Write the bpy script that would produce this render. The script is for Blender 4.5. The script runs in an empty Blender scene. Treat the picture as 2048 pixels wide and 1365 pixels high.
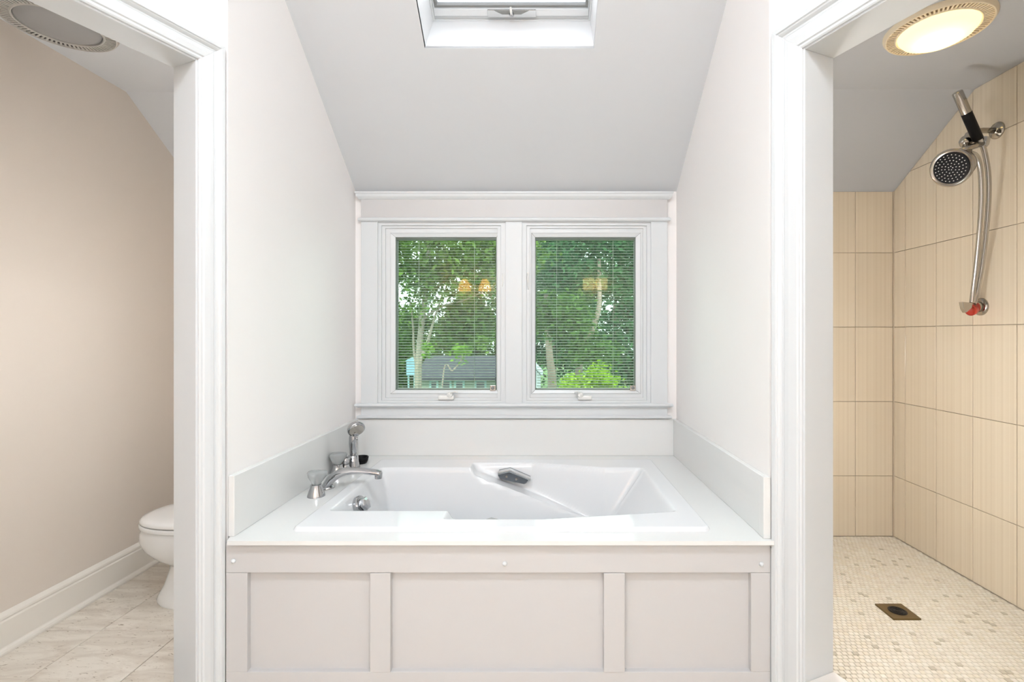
import bpy, bmesh, math, random
import numpy as np
from mathutils import Vector, Matrix

random.seed(7)
rng = np.random.default_rng(11)
scene = bpy.context.scene
COL = scene.collection

# ------------------------------------------------------------------ camera
F = 985.0                 # focal length in pixels of the 2048 x 1365 frame
VX, VY = 1085.0, 670.0    # principal point (the camera looks straight along +Y)
H = 1.2                   # camera height
cam = bpy.data.cameras.new('camera')
cam.sensor_width = 36.0
cam.lens = F / 2048.0 * 36.0
cam.shift_x = (1024.0 - VX) / 2048.0
cam.shift_y = -(682.5 - VY) / 2048.0
cam.clip_start = 0.02
cam.clip_end = 300
camo = bpy.data.objects.new('camera', cam)
camo.location = (0, 0, H)
camo.rotation_euler = (math.pi / 2, 0, 0)
COL.objects.link(camo)
scene.camera = camo

# ------------------------------------------------------------------ world, sun, exposure
world = bpy.data.worlds.new('sky')
scene.world = world
world.use_nodes = True
wn = world.node_tree
bg = wn.nodes['Background']
bg.inputs['Color'].default_value = (0.90, 0.95, 1.0, 1)
bg.inputs['Strength'].default_value = 3.4

sun = bpy.data.lights.new('sun', 'SUN')
sun.energy = 3.0
sun.angle = math.radians(12)
sun.color = (1.0, 0.95, 0.86)
suno = bpy.data.objects.new('sun', sun)
suno.rotation_euler = (math.radians(58), 0, math.radians(14))
suno.location = (0, -10, 20)
COL.objects.link(suno)

scene.view_settings.view_transform = 'Standard'
scene.view_settings.look = 'None'
scene.view_settings.gamma = 1.0
scene.view_settings.use_curve_mapping = False
scene.view_settings.exposure = 0.36
scene.cycles.max_bounces = 6
scene.cycles.use_light_tree = False
scene.cycles.diffuse_bounces = 4
scene.cycles.caustics_refractive = False
FILL = 41.0              # radiance of the added, unseen ceiling lamps


def P(px, py, d):
    return Vector(((px - VX) * d / F, d, H - (py - VY) * d / F))


def PX(px, d):
    return (px - VX) * d / F


def PZ(py, d):
    return H - (py - VY) * d / F


# ------------------------------------------------------------------ materials
MATS = {}


def mat(name, col, rough=0.5, metal=0.0, bump=0.0, bscale=60.0, var=0.0, vscale=3.0, coat=0.0, spec=0.5):
    if name in MATS:
        return MATS[name]
    m = bpy.data.materials.new(name)
    m.use_nodes = True
    nt = m.node_tree
    b = nt.nodes['Principled BSDF']
    c = (col[0], col[1], col[2], 1)
    b.inputs['Base Color'].default_value = c
    b.inputs['Roughness'].default_value = rough
    b.inputs['Metallic'].default_value = metal
    b.inputs['Specular IOR Level'].default_value = spec
    if coat:
        b.inputs['Coat Weight'].default_value = coat
        b.inputs['Coat Roughness'].default_value = 0.05
    tc = nt.nodes.new('ShaderNodeTexCoord')
    if var:
        nz = nt.nodes.new('ShaderNodeTexNoise')
        nz.inputs['Scale'].default_value = vscale
        nz.inputs['Detail'].default_value = 4
        nt.links.new(tc.outputs['Object'], nz.inputs['Vector'])
        mx = nt.nodes.new('ShaderNodeMix')
        mx.data_type = 'RGBA'
        mx.inputs[6].default_value = tuple(max(0, x * (1 - var)) for x in col) + (1,)
        mx.inputs[7].default_value = tuple(min(1, x * (1 + var)) for x in col) + (1,)
        nt.links.new(nz.outputs['Fac'], mx.inputs[0])
        nt.links.new(mx.outputs[2], b.inputs['Base Color'])
    if bump:
        nb = nt.nodes.new('ShaderNodeTexNoise')
        nb.inputs['Scale'].default_value = bscale
        nb.inputs['Detail'].default_value = 3
        nt.links.new(tc.outputs['Object'], nb.inputs['Vector'])
        bp = nt.nodes.new('ShaderNodeBump')
        bp.inputs['Strength'].default_value = bump
        bp.inputs['Distance'].default_value = 0.002
        nt.links.new(nb.outputs['Fac'], bp.inputs['Height'])
        nt.links.new(bp.outputs['Normal'], b.inputs['Normal'])
    MATS[name] = m
    return m


def mat_emit(name, col, strength):
    m = bpy.data.materials.new(name)
    m.use_nodes = True
    nt = m.node_tree
    b = nt.nodes['Principled BSDF']
    b.inputs['Base Color'].default_value = (col[0], col[1], col[2], 1)
    b.inputs['Emission Color'].default_value = (col[0], col[1], col[2], 1)
    b.inputs['Emission Strength'].default_value = strength
    b.inputs['Roughness'].default_value = 0.3
    MATS[name] = m
    return m


def mat_pane(name, tint=(0.93, 0.97, 0.95), ior=1.5):
    m = bpy.data.materials.new(name)
    m.use_nodes = True
    nt = m.node_tree
    for n in list(nt.nodes):
        nt.nodes.remove(n)
    out = nt.nodes.new('ShaderNodeOutputMaterial')
    tr = nt.nodes.new('ShaderNodeBsdfTransparent')
    tr.inputs['Color'].default_value = tint + (1,)
    gl = nt.nodes.new('ShaderNodeBsdfGlossy')
    gl.inputs['Roughness'].default_value = 0.02
    fr = nt.nodes.new('ShaderNodeFresnel')
    fr.inputs['IOR'].default_value = ior
    mx = nt.nodes.new('ShaderNodeMixShader')
    nt.links.new(fr.outputs[0], mx.inputs[0])
    nt.links.new(tr.outputs[0], mx.inputs[1])
    nt.links.new(gl.outputs[0], mx.inputs[2])
    nt.links.new(mx.outputs[0], out.inputs['Surface'])
    MATS[name] = m
    return m


def mat_acrylic(name):
    m = bpy.data.materials.new(name)
    m.use_nodes = True
    b = m.node_tree.nodes['Principled BSDF']
    b.inputs['Base Color'].default_value = (0.70, 0.72, 0.72, 1)
    b.inputs['Roughness'].default_value = 0.08
    b.inputs['Transmission Weight'].default_value = 0.6
    b.inputs['IOR'].default_value = 1.49
    MATS[name] = m
    return m


def mat_opal(name, col):
    """Opal glass of a lamp, lit from within by its bulb."""
    m = bpy.data.materials.new(name)
    m.use_nodes = True
    nt = m.node_tree
    for n in list(nt.nodes):
        nt.nodes.remove(n)
    out = nt.nodes.new('ShaderNodeOutputMaterial')
    df = nt.nodes.new('ShaderNodeBsdfDiffuse')
    df.inputs['Color'].default_value = col + (1,)
    tl = nt.nodes.new('ShaderNodeBsdfTranslucent')
    tl.inputs['Color'].default_value = col + (1,)
    mx = nt.nodes.new('ShaderNodeMixShader')
    mx.inputs[0].default_value = 0.7
    nt.links.new(df.outputs[0], mx.inputs[1])
    nt.links.new(tl.outputs[0], mx.inputs[2])
    nt.links.new(mx.outputs[0], out.inputs['Surface'])
    MATS[name] = m
    return m


def mat_leaf(name, c0, c1, trans=0.35):
    m = bpy.data.materials.new(name)
    m.use_nodes = True
    nt = m.node_tree
    for n in list(nt.nodes):
        nt.nodes.remove(n)
    out = nt.nodes.new('ShaderNodeOutputMaterial')
    g = nt.nodes.new('ShaderNodeNewGeometry')
    mx = nt.nodes.new('ShaderNodeMix')
    mx.data_type = 'RGBA'
    mx.inputs[6].default_value = c0 + (1,)
    mx.inputs[7].default_value = c1 + (1,)
    nt.links.new(g.outputs['Random Per Island'], mx.inputs[0])
    df = nt.nodes.new('ShaderNodeBsdfDiffuse')
    tl = nt.nodes.new('ShaderNodeBsdfTranslucent')
    nt.links.new(mx.outputs[2], df.inputs['Color'])
    nt.links.new(mx.outputs[2], tl.inputs['Color'])
    ms = nt.nodes.new('ShaderNodeMixShader')
    ms.inputs[0].default_value = trans
    nt.links.new(df.outputs[0], ms.inputs[1])
    nt.links.new(tl.outputs[0], ms.inputs[2])
    nt.links.new(ms.outputs[0], out.inputs['Surface'])
    MATS[name] = m
    return m


def mat_walltile():
    """Glossy cream tile with faint moulded vertical stripes."""
    m = bpy.data.materials.new('cream_wall_tile')
    m.use_nodes = True
    nt = m.node_tree
    b = nt.nodes['Principled BSDF']
    b.inputs['Roughness'].default_value = 0.22
    tc = nt.nodes.new('ShaderNodeTexCoord')
    oi = nt.nodes.new('ShaderNodeObjectInfo')
    sep = nt.nodes.new('ShaderNodeSeparateXYZ')
    nt.links.new(tc.outputs['Object'], sep.inputs[0])
    add = nt.nodes.new('ShaderNodeMath')
    add.operation = 'ADD'
    nt.links.new(sep.outputs[0], add.inputs[0])
    nt.links.new(sep.outputs[1], add.inputs[1])
    cmb = nt.nodes.new('ShaderNodeCombineXYZ')
    nt.links.new(add.outputs[0], cmb.inputs[0])
    nz = nt.nodes.new('ShaderNodeTexNoise')
    nz.noise_dimensions = '2D'
    nz.inputs['Scale'].default_value = 75.0
    nz.inputs['Detail'].default_value = 1.0
    nt.links.new(cmb.outputs[0], nz.inputs['Vector'])
    cr = nt.nodes.new('ShaderNodeValToRGB')
    cr.color_ramp.elements[0].position = 0.40
    cr.color_ramp.elements[0].color = (0.745, 0.645, 0.50, 1)
    cr.color_ramp.elements[1].position = 0.58
    cr.color_ramp.elements[1].color = (0.79, 0.695, 0.55, 1)
    nt.links.new(nz.outputs['Fac'], cr.inputs[0])
    hs = nt.nodes.new('ShaderNodeHueSaturation')
    mr = nt.nodes.new('ShaderNodeMapRange')
    mr.inputs['To Min'].default_value = 0.975
    mr.inputs['To Max'].default_value = 1.025
    nt.links.new(oi.outputs['Random'], mr.inputs['Value'])
    nt.links.new(mr.outputs[0], hs.inputs['Value'])
    nt.links.new(cr.outputs[0], hs.inputs['Color'])
    nt.links.new(hs.outputs[0], b.inputs['Base Color'])
    bp = nt.nodes.new('ShaderNodeBump')
    bp.inputs['Strength'].default_value = 0.25
    bp.inputs['Distance'].default_value = 0.0015
    nt.links.new(nz.outputs['Fac'], bp.inputs['Height'])
    nt.links.new(bp.outputs['Normal'], b.inputs['Normal'])
    MATS['walltile'] = m
    return m


def mat_travertine():
    m = bpy.data.materials.new('travertine_floor_tile')
    m.use_nodes = True
    nt = m.node_tree
    b = nt.nodes['Principled BSDF']
    b.inputs['Roughness'].default_value = 0.35
    tc = nt.nodes.new('ShaderNodeTexCoord')
    oi = nt.nodes.new('ShaderNodeObjectInfo')
    vm = nt.nodes.new('ShaderNodeVectorMath')
    vm.operation = 'ADD'
    sc_ = nt.nodes.new('ShaderNodeMath')
    sc_.operation = 'MULTIPLY'
    sc_.inputs[1].default_value = 37.0
    nt.links.new(oi.outputs['Random'], sc_.inputs[0])
    nt.links.new(tc.outputs['Object'], vm.inputs[0])
    nt.links.new(sc_.outputs[0], vm.inputs[1])
    mp = nt.nodes.new('ShaderNodeMapping')
    mp.inputs['Scale'].default_value = (5.0, 18.0, 5.0)
    nt.links.new(vm.outputs[0], mp.inputs['Vector'])
    nz = nt.nodes.new('ShaderNodeTexNoise')
    nz.inputs['Scale'].default_value = 1.0
    nz.inputs['Detail'].default_value = 8.0
    nz.inputs['Roughness'].default_value = 0.65
    nz.inputs['Distortion'].default_value = 0.8
    nt.links.new(mp.outputs[0], nz.inputs['Vector'])
    cr = nt.nodes.new('ShaderNodeValToRGB')
    e = cr.color_ramp.elements
    e[0].position = 0.25
    e[0].color = (0.60, 0.52, 0.43, 1)
    e[1].position = 0.60
    e[1].color = (0.86, 0.80, 0.71, 1)
    nt.links.new(nz.outputs['Fac'], cr.inputs[0])
    # small dark pits
    n2 = nt.nodes.new('ShaderNodeTexNoise')
    n2.inputs['Scale'].default_value = 7.0
    n2.inputs['Detail'].default_value = 5.0
    n2.inputs['Distortion'].default_value = 1.5
    nt.links.new(mp.outputs[0], n2.inputs['Vector'])
    c2 = nt.nodes.new('ShaderNodeValToRGB')
    c2.color_ramp.elements[0].position = 0.30
    c2.color_ramp.elements[0].color = (0.45, 0.38, 0.31, 1)
    c2.color_ramp.elements[1].position = 0.37
    c2.color_ramp.elements[1].color = (1, 1, 1, 1)
    nt.links.new(n2.outputs['Fac'], c2.inputs[0])
    mu = nt.nodes.new('ShaderNodeMix')
    mu.data_type = 'RGBA'
    mu.blend_type = 'MULTIPLY'
    mu.inputs[0].default_value = 1.0
    nt.links.new(cr.outputs[0], mu.inputs[6])
    nt.links.new(c2.outputs[0], mu.inputs[7])
    nt.links.new(mu.outputs[2], b.inputs['Base Color'])
    MATS['travertine'] = m
    return m


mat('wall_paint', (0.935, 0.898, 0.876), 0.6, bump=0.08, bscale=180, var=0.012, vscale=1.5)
mat('dim_wall_beige', (0.80, 0.725, 0.645), 0.6, bump=0.08, bscale=180, var=0.03, vscale=2.0)  # beige carries the dimmer, warmer light of the toilet room in its colour
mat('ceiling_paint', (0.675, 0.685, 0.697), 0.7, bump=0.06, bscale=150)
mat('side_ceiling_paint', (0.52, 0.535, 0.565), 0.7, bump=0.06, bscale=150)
mat('baseboard_paint', (0.90, 0.86, 0.79), 0.35)
mat('shaft_paint', (0.88, 0.885, 0.89), 0.5)
mat('toilet_ceiling_paint', (0.80, 0.82, 0.845), 0.7, bump=0.06, bscale=150)
mat('trim_paint', (0.71, 0.728, 0.735), 0.32)
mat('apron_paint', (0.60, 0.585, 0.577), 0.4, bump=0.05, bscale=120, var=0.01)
mat('deck_white', (0.79, 0.788, 0.772), 0.12, var=0.012, vscale=2.0)
mat('tub_acrylic', (0.80, 0.805, 0.815), 0.10)
mat('chrome', (0.50, 0.50, 0.51), 0.12, 1.0)
mat('nickel', (0.46, 0.43, 0.385), 0.16, 1.0)
mat('hose_steel', (0.50, 0.485, 0.46), 0.22, 1.0)
mat('grip_grey', (0.20, 0.215, 0.24), 0.2, 0.7)
mat('grip_bright', (0.62, 0.63, 0.63), 0.15, 1.0)
mat('black_rubber', (0.008, 0.008, 0.009), 0.5, spec=0.2)
mat('porcelain', (0.88, 0.87, 0.85), 0.10)
mat('plastic_white', (0.82, 0.81, 0.78), 0.35)
mat('grout', (0.62, 0.53, 0.41), 0.8)
mat('floor_grout', (0.45, 0.38, 0.30), 0.8)
mat('mosaic_grout', (0.72, 0.65, 0.54), 0.8)
mat('main_floor', (0.72, 0.65, 0.55), 0.4, var=0.06)
mat('bronze', (0.22, 0.16, 0.075), 0.35, 0.8)
mat('grate_black', (0.02, 0.02, 0.02), 0.4, 0.5)
mat('red_reflection', (0.50, 0.05, 0.03), 0.3)  # red of the reflection in the valve cup, put into the colour
mat('vent_slot_shade', (0.06, 0.05, 0.045), 0.7)
mat('grey_gasket', (0.25, 0.25, 0.24), 0.6)
mat('slat_paint', (0.42, 0.47, 0.40), 0.5)
mat('vent_plastic', (0.66, 0.64, 0.60), 0.5)
mat('vent_centre', (0.42, 0.42, 0.42), 0.45)
mat('lamp_ring_plastic', (0.86, 0.74, 0.55), 0.45)
mat('lamp_slot_shade', (0.20, 0.13, 0.06), 0.6)
mat('curb_marble', (0.84, 0.79, 0.74), 0.2, var=0.04, vscale=6)
mat('bark_pale', (0.23, 0.20, 0.16), 0.9, bump=0.6, bscale=20, var=0.35, vscale=6)
mat('bark_brown', (0.22, 0.17, 0.14), 0.9, bump=0.6, bscale=20, var=0.35, vscale=5)
mat('roof_shingle', (0.032, 0.032, 0.046), 0.85, bump=0.4, bscale=30, var=0.2, vscale=4)
mat('siding_grey', (0.22, 0.27, 0.22), 0.7)
mat('siding_white', (0.50, 0.53, 0.58), 0.6)
mat('teal_trim', (0.27, 0.44, 0.46), 0.6)
mat('house_glass', (0.03, 0.04, 0.05), 0.08)
mat('birdhouse_blue', (0.30, 0.50, 0.64), 0.6)
mat('grass', (0.09, 0.17, 0.04), 0.9, var=0.4, vscale=0.8)
mat('sconce_metal', (0.55, 0.5, 0.42), 0.3, 1.0)
mat_pane('window_glass', (0.90, 0.95, 0.92), 1.30)
mat_pane('skylight_glass', (0.97, 0.98, 0.99), 1.45)
mat_acrylic('clear_acrylic')
mat_opal('opal_shade', (0.97, 0.87, 0.58))
mat_walltile()
mat_travertine()
mat_leaf('leaf_mid', (0.020, 0.060, 0.012), (0.115, 0.215, 0.055))
mat_leaf('leaf_blue', (0.012, 0.055, 0.026), (0.085, 0.20, 0.085))
mat_leaf('leaf_bright', (0.13, 0.26, 0.012), (0.34, 0.50, 0.045))
mat_leaf('leaf_fresh', (0.07, 0.17, 0.015), (0.20, 0.36, 0.05))
mat_leaf('leaf_olive', (0.030, 0.075, 0.010), (0.155, 0.255, 0.055))
mat_emit('fill_opal', (0.855, 0.93, 1.0), FILL)
mat_emit('toilet_fill_opal', (0.95, 0.97, 1.0), 25.0)
mat_emit('shower_fill_opal', (0.97, 0.97, 0.97), 56.0)
mat_emit('globe_fill_opal', (0.84, 0.925, 1.0), 27.0)
mat_emit('amber_shade', (1.0, 0.46, 0.13), 11.0)
mat_emit('cream_shade', (1.0, 0.70, 0.32), 7.0)
MOSAIC = [mat('mosaic_%d' % i, c, 0.28) for i, c in enumerate([
    (0.88, 0.82, 0.71), (0.86, 0.80, 0.69), (0.90, 0.85, 0.75), (0.81, 0.74, 0.63), (0.86, 0.79, 0.66), (0.62, 0.56, 0.45)])]
MOSAIC_W = [0.31, 0.25, 0.20, 0.08, 0.13, 0.03]


# ------------------------------------------------------------------ mesh builder
class MB:
    def __init__(self):
        self.v = []
        self.f = []

    def loft(self, loops, closed=True, cap0=True, cap1=True):
        base = len(self.v)
        n = len(loops[0])
        for l in loops:
            self.v.extend(tuple(p) for p in l)
        for i in range(len(loops) - 1):
            a, b = base + i * n, base + (i + 1) * n
            for j in range(n if closed else n - 1):
                k = (j + 1) % n
                self.f.append((a + j, a + k, b + k, b + j))
        if cap0:
            self.f.append(tuple(base + j for j in range(n))[::-1])
        if cap1:
            e = base + (len(loops) - 1) * n
            self.f.append(tuple(e + j for j in range(n)))
        return self

    def box(self, x0, x1, y0, y1, z0, z1):
        return self.loft([[(x0, y0, z0), (x1, y0, z0), (x1, y1, z0), (x0, y1, z0)],
                          [(x0, y0, z1), (x1, y0, z1), (x1, y1, z1), (x0, y1, z1)]])

    def fbox(self, fn, u0, u1, v0, v1, w0, w1):
        """box in a frame: fn(u, v, w) -> point"""
        return self.loft([[fn(u0, v0, w0), fn(u1, v0, w0), fn(u1, v1, w0), fn(u0, v1, w0)],
                          [fn(u0, v0, w1), fn(u1, v0, w1), fn(u1, v1, w1), fn(u0, v1, w1)]])

    def prism(self, poly, off):
        off = Vector(off)
        return self.loft([[Vector(p) for p in poly], [Vector(p) + off for p in poly]])

    def ring(self, o, i, y0, y1, yi=None):
        """mitred rectangular frame in the XZ plane: o, i = (x0, x1, z0, z1); y0 front, y1 back, yi front at the inner edge"""
        yi = y0 if yi is None else yi

        def r(q, y):
            return [(q[0], y, q[2]), (q[1], y, q[2]), (q[1], y, q[3]), (q[0], y, q[3])]
        L = [r(o, y1), r(o, y0), r(i, yi), r(i, y1), r(o, y1)]
        return self.loft(L, True, False, False)

    def lathe(self, prof, origin, axis=(0, 0, 1), n=24, cap0=True, cap1=True, ref=None):
        axis = Vector(axis).normalized()
        t = Vector(ref) if ref else (Vector((1, 0, 0)) if abs(axis.x) < 0.9 else Vector((0, 1, 0)))
        u = (t - axis * t.dot(axis)).normalized()
        w = axis.cross(u)
        o = Vector(origin)
        loops = []
        for r, h in prof:
            loops.append([o + axis * h + (u * math.cos(a) + w * math.sin(a)) * max(r, 1e-5)
                          for a in [2 * math.pi * k / n for k in range(n)]])
        return self.loft(loops, True, cap0, cap1)

    def tube(self, path, rad, n=12, flat=1.0):
        path = [Vector(p) for p in path]
        if not isinstance(rad, (list, tuple)):
            rad = [rad] * len(path)
        loops = []
        up = Vector((0, 0, 1))
        prev = None
        for i, p in enumerate(path):
            a = path[max(0, i - 1)]
            b = path[min(len(path) - 1, i + 1)]
            t = (b - a).normalized()
            if prev is None:
                r0 = up if abs(t.z) < 0.9 else Vector((0, 1, 0))
            else:
                r0 = prev
            u = (r0 - t * r0.dot(t)).normalized()
            prev = u
            w = t.cross(u)
            loops.append([p + (u * math.cos(x) * flat + w * math.sin(x)) * rad[i]
                          for x in [2 * math.pi * k / n for k in range(n)]])
        return self.loft(loops)

    def build(self, name, material, parent=None, smooth=False, bevel=0.0, seg=2, center=True, mats=None, mi=None, angle=None, kind=None):
        me = bpy.data.meshes.new(name)
        vs = self.v
        c = Vector((0, 0, 0))
        if center:
            lo = [min(p[k] for p in vs) for k in range(3)]
            hi = [max(p[k] for p in vs) for k in range(3)]
            c = Vector([(lo[k] + hi[k]) / 2 for k in range(3)])
            vs = [(p[0] - c.x, p[1] - c.y, p[2] - c.z) for p in vs]
        me.from_pydata([tuple(p) for p in vs], [], self.f)
        bm = bmesh.new()
        bm.from_mesh(me)
        bmesh.ops.recalc_face_normals(bm, faces=bm.faces[:])
        bm.to_mesh(me)
        bm.free()
        return link(name, me, material, parent, c, smooth, bevel, seg, angle, kind)


def link(name, me, material, parent=None, loc=(0, 0, 0), smooth=False, bevel=0.0, seg=2, angle=None, kind=None):
    if material is not None and not me.materials:
        me.materials.append(MATS[material] if isinstance(material, str) else material)
    if smooth:
        me.polygons.foreach_set('use_smooth', [True] * len(me.polygons))
        if angle:
            me.set_sharp_from_angle(angle=math.radians(angle))
    o = bpy.data.objects.new(name, me)
    o.location = loc
    COL.objects.link(o)
    if bevel:
        b = o.modifiers.new('bevel', 'BEVEL')
        b.width = bevel
        b.segments = seg
        b.limit_method = 'ANGLE'
        b.angle_limit = math.radians(40)
    if parent is not None:
        adopt(o, parent)
    if kind:
        o['kind'] = kind
    return o


def world_loc(o):
    l = Vector(o.location)
    # children keep world coordinates through the parent inverse
    return l


def adopt(o, parent):
    o.parent = parent
    m = Matrix.Translation(Vector(parent.get('_w', parent.location)))
    o.matrix_parent_inverse = m.inverted() if parent.parent is None else (
        Matrix.Translation(Vector(parent.location)).inverted() @ Matrix.Identity(4))
    return o


def tag(o, label=None, cat=None, group=None, kind=None):
    if label:
        o['label'] = label
    if cat:
        o['category'] = cat
    if group:
        o['group'] = group
    if kind:
        o['kind'] = kind
    return o


def empty(name, loc, label=None, cat=None, group=None, kind=None):
    o = bpy.data.objects.new(name, None)
    o.location = loc
    o.empty_display_size = 0.05
    COL.objects.link(o)
    return tag(o, label, cat, group, kind)


def struct(o, label, cat='structure'):
    return tag(o, label, cat, kind='structure')


def clip(poly, planes):
    """clip a convex 2D polygon by half planes a*x + b*y <= c"""
    for a, b, c in planes:
        out = []
        for i in range(len(poly)):
            p, q = poly[i], poly[(i + 1) % len(poly)]
            dp, dq = a * p[0] + b * p[1] - c, a * q[0] + b * q[1] - c
            if dp <= 0:
                out.append(p)
            if dp * dq < 0:
                t = dp / (dp - dq)
                out.append((p[0] + t * (q[0] - p[0]), p[1] + t * (q[1] - p[1])))
        poly = out
        if len(poly) < 3:
            return []
    return poly


def area2(poly):
    return abs(sum(poly[i][0] * poly[(i + 1) % len(poly)][1] - poly[(i + 1) % len(poly)][0] * poly[i][1] for i in range(len(poly)))) / 2


# ================================================================== THE ROOM SHELL
YB = 2.60                    # alcove back wall
XL, XR = -0.987, 0.707       # alcove side walls
K = 0.74                     # pitch of the alcove ceiling
ZK = 1.957                   # knee height of the alcove back wall
ZC = 2.90                    # main ceiling
SA, CA = 0.394, 0.919        # the door walls stand 23 degrees off the depth axis
YS = 2.93                    # back wall of the side rooms
XTL, XSR = -2.04, 2.09       # outer walls of toilet room and shower
ZF = 2.39                    # flat ceiling of the side rooms

# floors
m = MB().box(-1.6, 1.35, -2.7, 1.60, -0.06, 0.0)
struct(m.build('floor', 'main_floor'), 'plain tiled floor of the main bathroom', 'floor')
m = MB().box(-2.14, -1.0, 0.2, YS + .1, -0.06, -0.006)
floor_l = struct(m.build('floor_left', 'floor_grout'), 'travertine tiled floor of the toilet room', 'floor')
m = MB().box(0.72, 2.19, 0.2, YS + .1, -0.06, -0.005)
floor_r = struct(m.build('floor_right', 'mosaic_grout'), 'small mosaic tiled shower floor', 'floor')

# alcove back wall with the double window opening
WX0, WX1 = PX(753, YB), PX(1304, YB)
WZ0, WZ1 = PZ(813, YB), PZ(441, YB)
m = MB()
m.box(XL - .12, WX0, YB, YB + .14, 0, 2.25)
m.box(WX1, XR + .12, YB, YB + .14, 0, 2.25)
m.box(WX0, WX1, YB, YB + .14, 0, WZ0)
m.box(WX0, WX1, YB, YB + .14, WZ1, 2.25)
struct(m.build('wall_back', 'wall_paint'), 'white end wall of the tub alcove behind the windows', 'wall')


def slope_z(y):
    return ZK + K * (YB - y)


def alcove_side(name, x0, x1, yf, label):
    poly = [(x0, yf, 0), (x0, YS + .02, 0), (x0, YS + .02, 1.98), (x0, YB, slope_z(YB) + .02), (x0, yf, slope_z(yf) + .02)]
    return struct(MB().prism(poly, (x1 - x0, 0, 0)).build(name, 'wall_paint'), label, 'wall')


CL = Vector((-1.012, 1.545, 0))
CR = Vector((0.732, 1.535, 0))
alcove_side('wall_alcove_left', XL, XL - .12, 1.545, 'off-white wall on the left side of the tub alcove')
alcove_side('wall_alcove_right', XR, XR + .12, 1.535, 'off-white wall on the right side of the tub alcove')

# sloping alcove ceiling with the skylight opening
TV = Vector((0, -1, K)).normalized()       # up the slope, toward the room
MV = Vector((0, K, 1)).normalized()        # out through the roof
SO = Vector((0, 2.028, slope_z(2.028)))    # lower edge of the skylight opening


def SL(x, t, mm):
    return SO + Vector((x, 0, 0)) + TV * t + MV * mm


SX0, SX1, SLEN, SDEEP = -0.485, 0.212, 0.74, 0.262
t0 = -(YB + .06 - 2.028) * math.sqrt(1 + K * K)
t1 = (2.028 - (YB - (ZC - ZK) / K)) * math.sqrt(1 + K * K) + .03
m = MB()
m.fbox(SL, XL - .13, SX0, t0, t1, 0, .02)
m.fbox(SL, SX1, XR + .13, t0, t1, 0, .02)
m.fbox(SL, SX0, SX1, t0, 0, 0, .02)
m.fbox(SL, SX0, SX1, SLEN, t1, 0, .02)
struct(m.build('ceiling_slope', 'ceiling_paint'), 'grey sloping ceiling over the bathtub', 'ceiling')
yc = YB - (ZC - ZK) / K
m = MB().box(-1.7, 1.5, -2.8, yc + .02, ZC, ZC + .05)
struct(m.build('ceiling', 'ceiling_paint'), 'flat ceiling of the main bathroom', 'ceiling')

# main room walls behind the camera
struct(MB().box(-1.62, -1.50, -2.7, 0.45, 0, ZC).build('wall_left', 'wall_paint'), 'left wall of the main bathroom', 'wall')
struct(MB().box(1.22, 1.34, -2.7, 0.45, 0, ZC).build('wall_right', 'wall_paint'), 'right wall of the main bathroom', 'wall')
struct(MB().box(-1.62, 1.34, -2.72, -2.6, 0, ZC).build('wall_front', 'wall_paint'), 'vanity wall of the main bathroom', 'wall')


# angled walls with the two door openings
def frame_fn(C, sx):
    d = Vector((sx * SA, -CA, 0))
    n = Vector((-sx * CA, -SA, 0))

    def fn(u, z, w):
        return C + d * u + n * w + Vector((0, 0, z))
    return fn


def door(sx, C, s0, T, zh, cw, n, label_wall, label_door, wname, paint):
    fn = frame_fn(C, sx)
    s1 = s0 + 0.80
    m = MB()
    m.fbox(fn, -0.02, s0 - .018, 0, ZC + .02, -T + .002, 0)
    m.fbox(fn, s1 + .018, 1.27, 0, ZC + .02, -T + .002, 0)
    m.fbox(fn, s0 - .018, s1 + .018, zh + .018, ZC + .02, -T + .002, 0)
    struct(m.build(wname, paint), label_wall, 'wall')
    D = empty('door_%d' % n, fn((s0 + s1) / 2, 0, -T / 2), kind='structure')
    tag(D, label_door, 'doorway')
    for u0, u1 in ((s0 - .018, s0), (s1, s1 + .018)):
        MB().fbox(fn, u0, u1, 0, zh + .018, -T, .002).build('jamb', 'trim_paint', D, bevel=.0015)
    MB().fbox(fn, s0, s1, zh, zh + .018, -T, .002).build('head_jamb', 'trim_paint', D, bevel=.0015)
    # moulded casing: (distance from the opening, thickness)
    rv = .005
    w = cw - rv
    prof = [(0, 0), (0, .008), (.004, .011), (.010, .011), (.013, .015), (.42 * w, .0175), (.56 * w, .0175), (.60 * w, .013),
            (.64 * w, .0145), (.69 * w, .0145), (.72 * w, .019), (.76 * w, .023), (.80 * w, .024), (.82 * w, .0285), (.97 * w, .0285), (w, .026), (w, 0)]
    corners = []
    for a, t in prof:
        o0, o1, oz = s0 - rv - a, s1 + rv + a, zh + rv + a
        corners.append([fn(o0, 0, t), fn(o0, oz, t), fn(o1, oz, t), fn(o1, 0, t)])
    for k, nm in ((0, 'side_casing'), (1, 'head_casing'), (2, 'side_casing')):
        MB().loft([[c[k] for c in corners], [c[k + 1] for c in corners]]).build(nm, 'trim_paint', D, bevel=.0006, seg=1)
    return fn


LFN = door(-1, CL, .074, .105, 2.0235, .074, 1, 'off-white angled wall around the toilet room doorway',
           'white moulded doorway to the toilet room', 'wall_angled_left', 'wall_paint')
RFN = door(1, CR, .099, .119, 2.037, .099, 2, 'off-white angled wall around the shower doorway',
           'white moulded doorway to the shower', 'wall_angled_right', 'wall_paint')
# shower curb in the right doorway
m = MB().fbox(RFN, .099, .899, 0, .181, -.119, .0)
struct(m.build('trim_curb', 'curb_marble', bevel=.003), 'pale marble curb at the shower entrance', 'curb')

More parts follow.
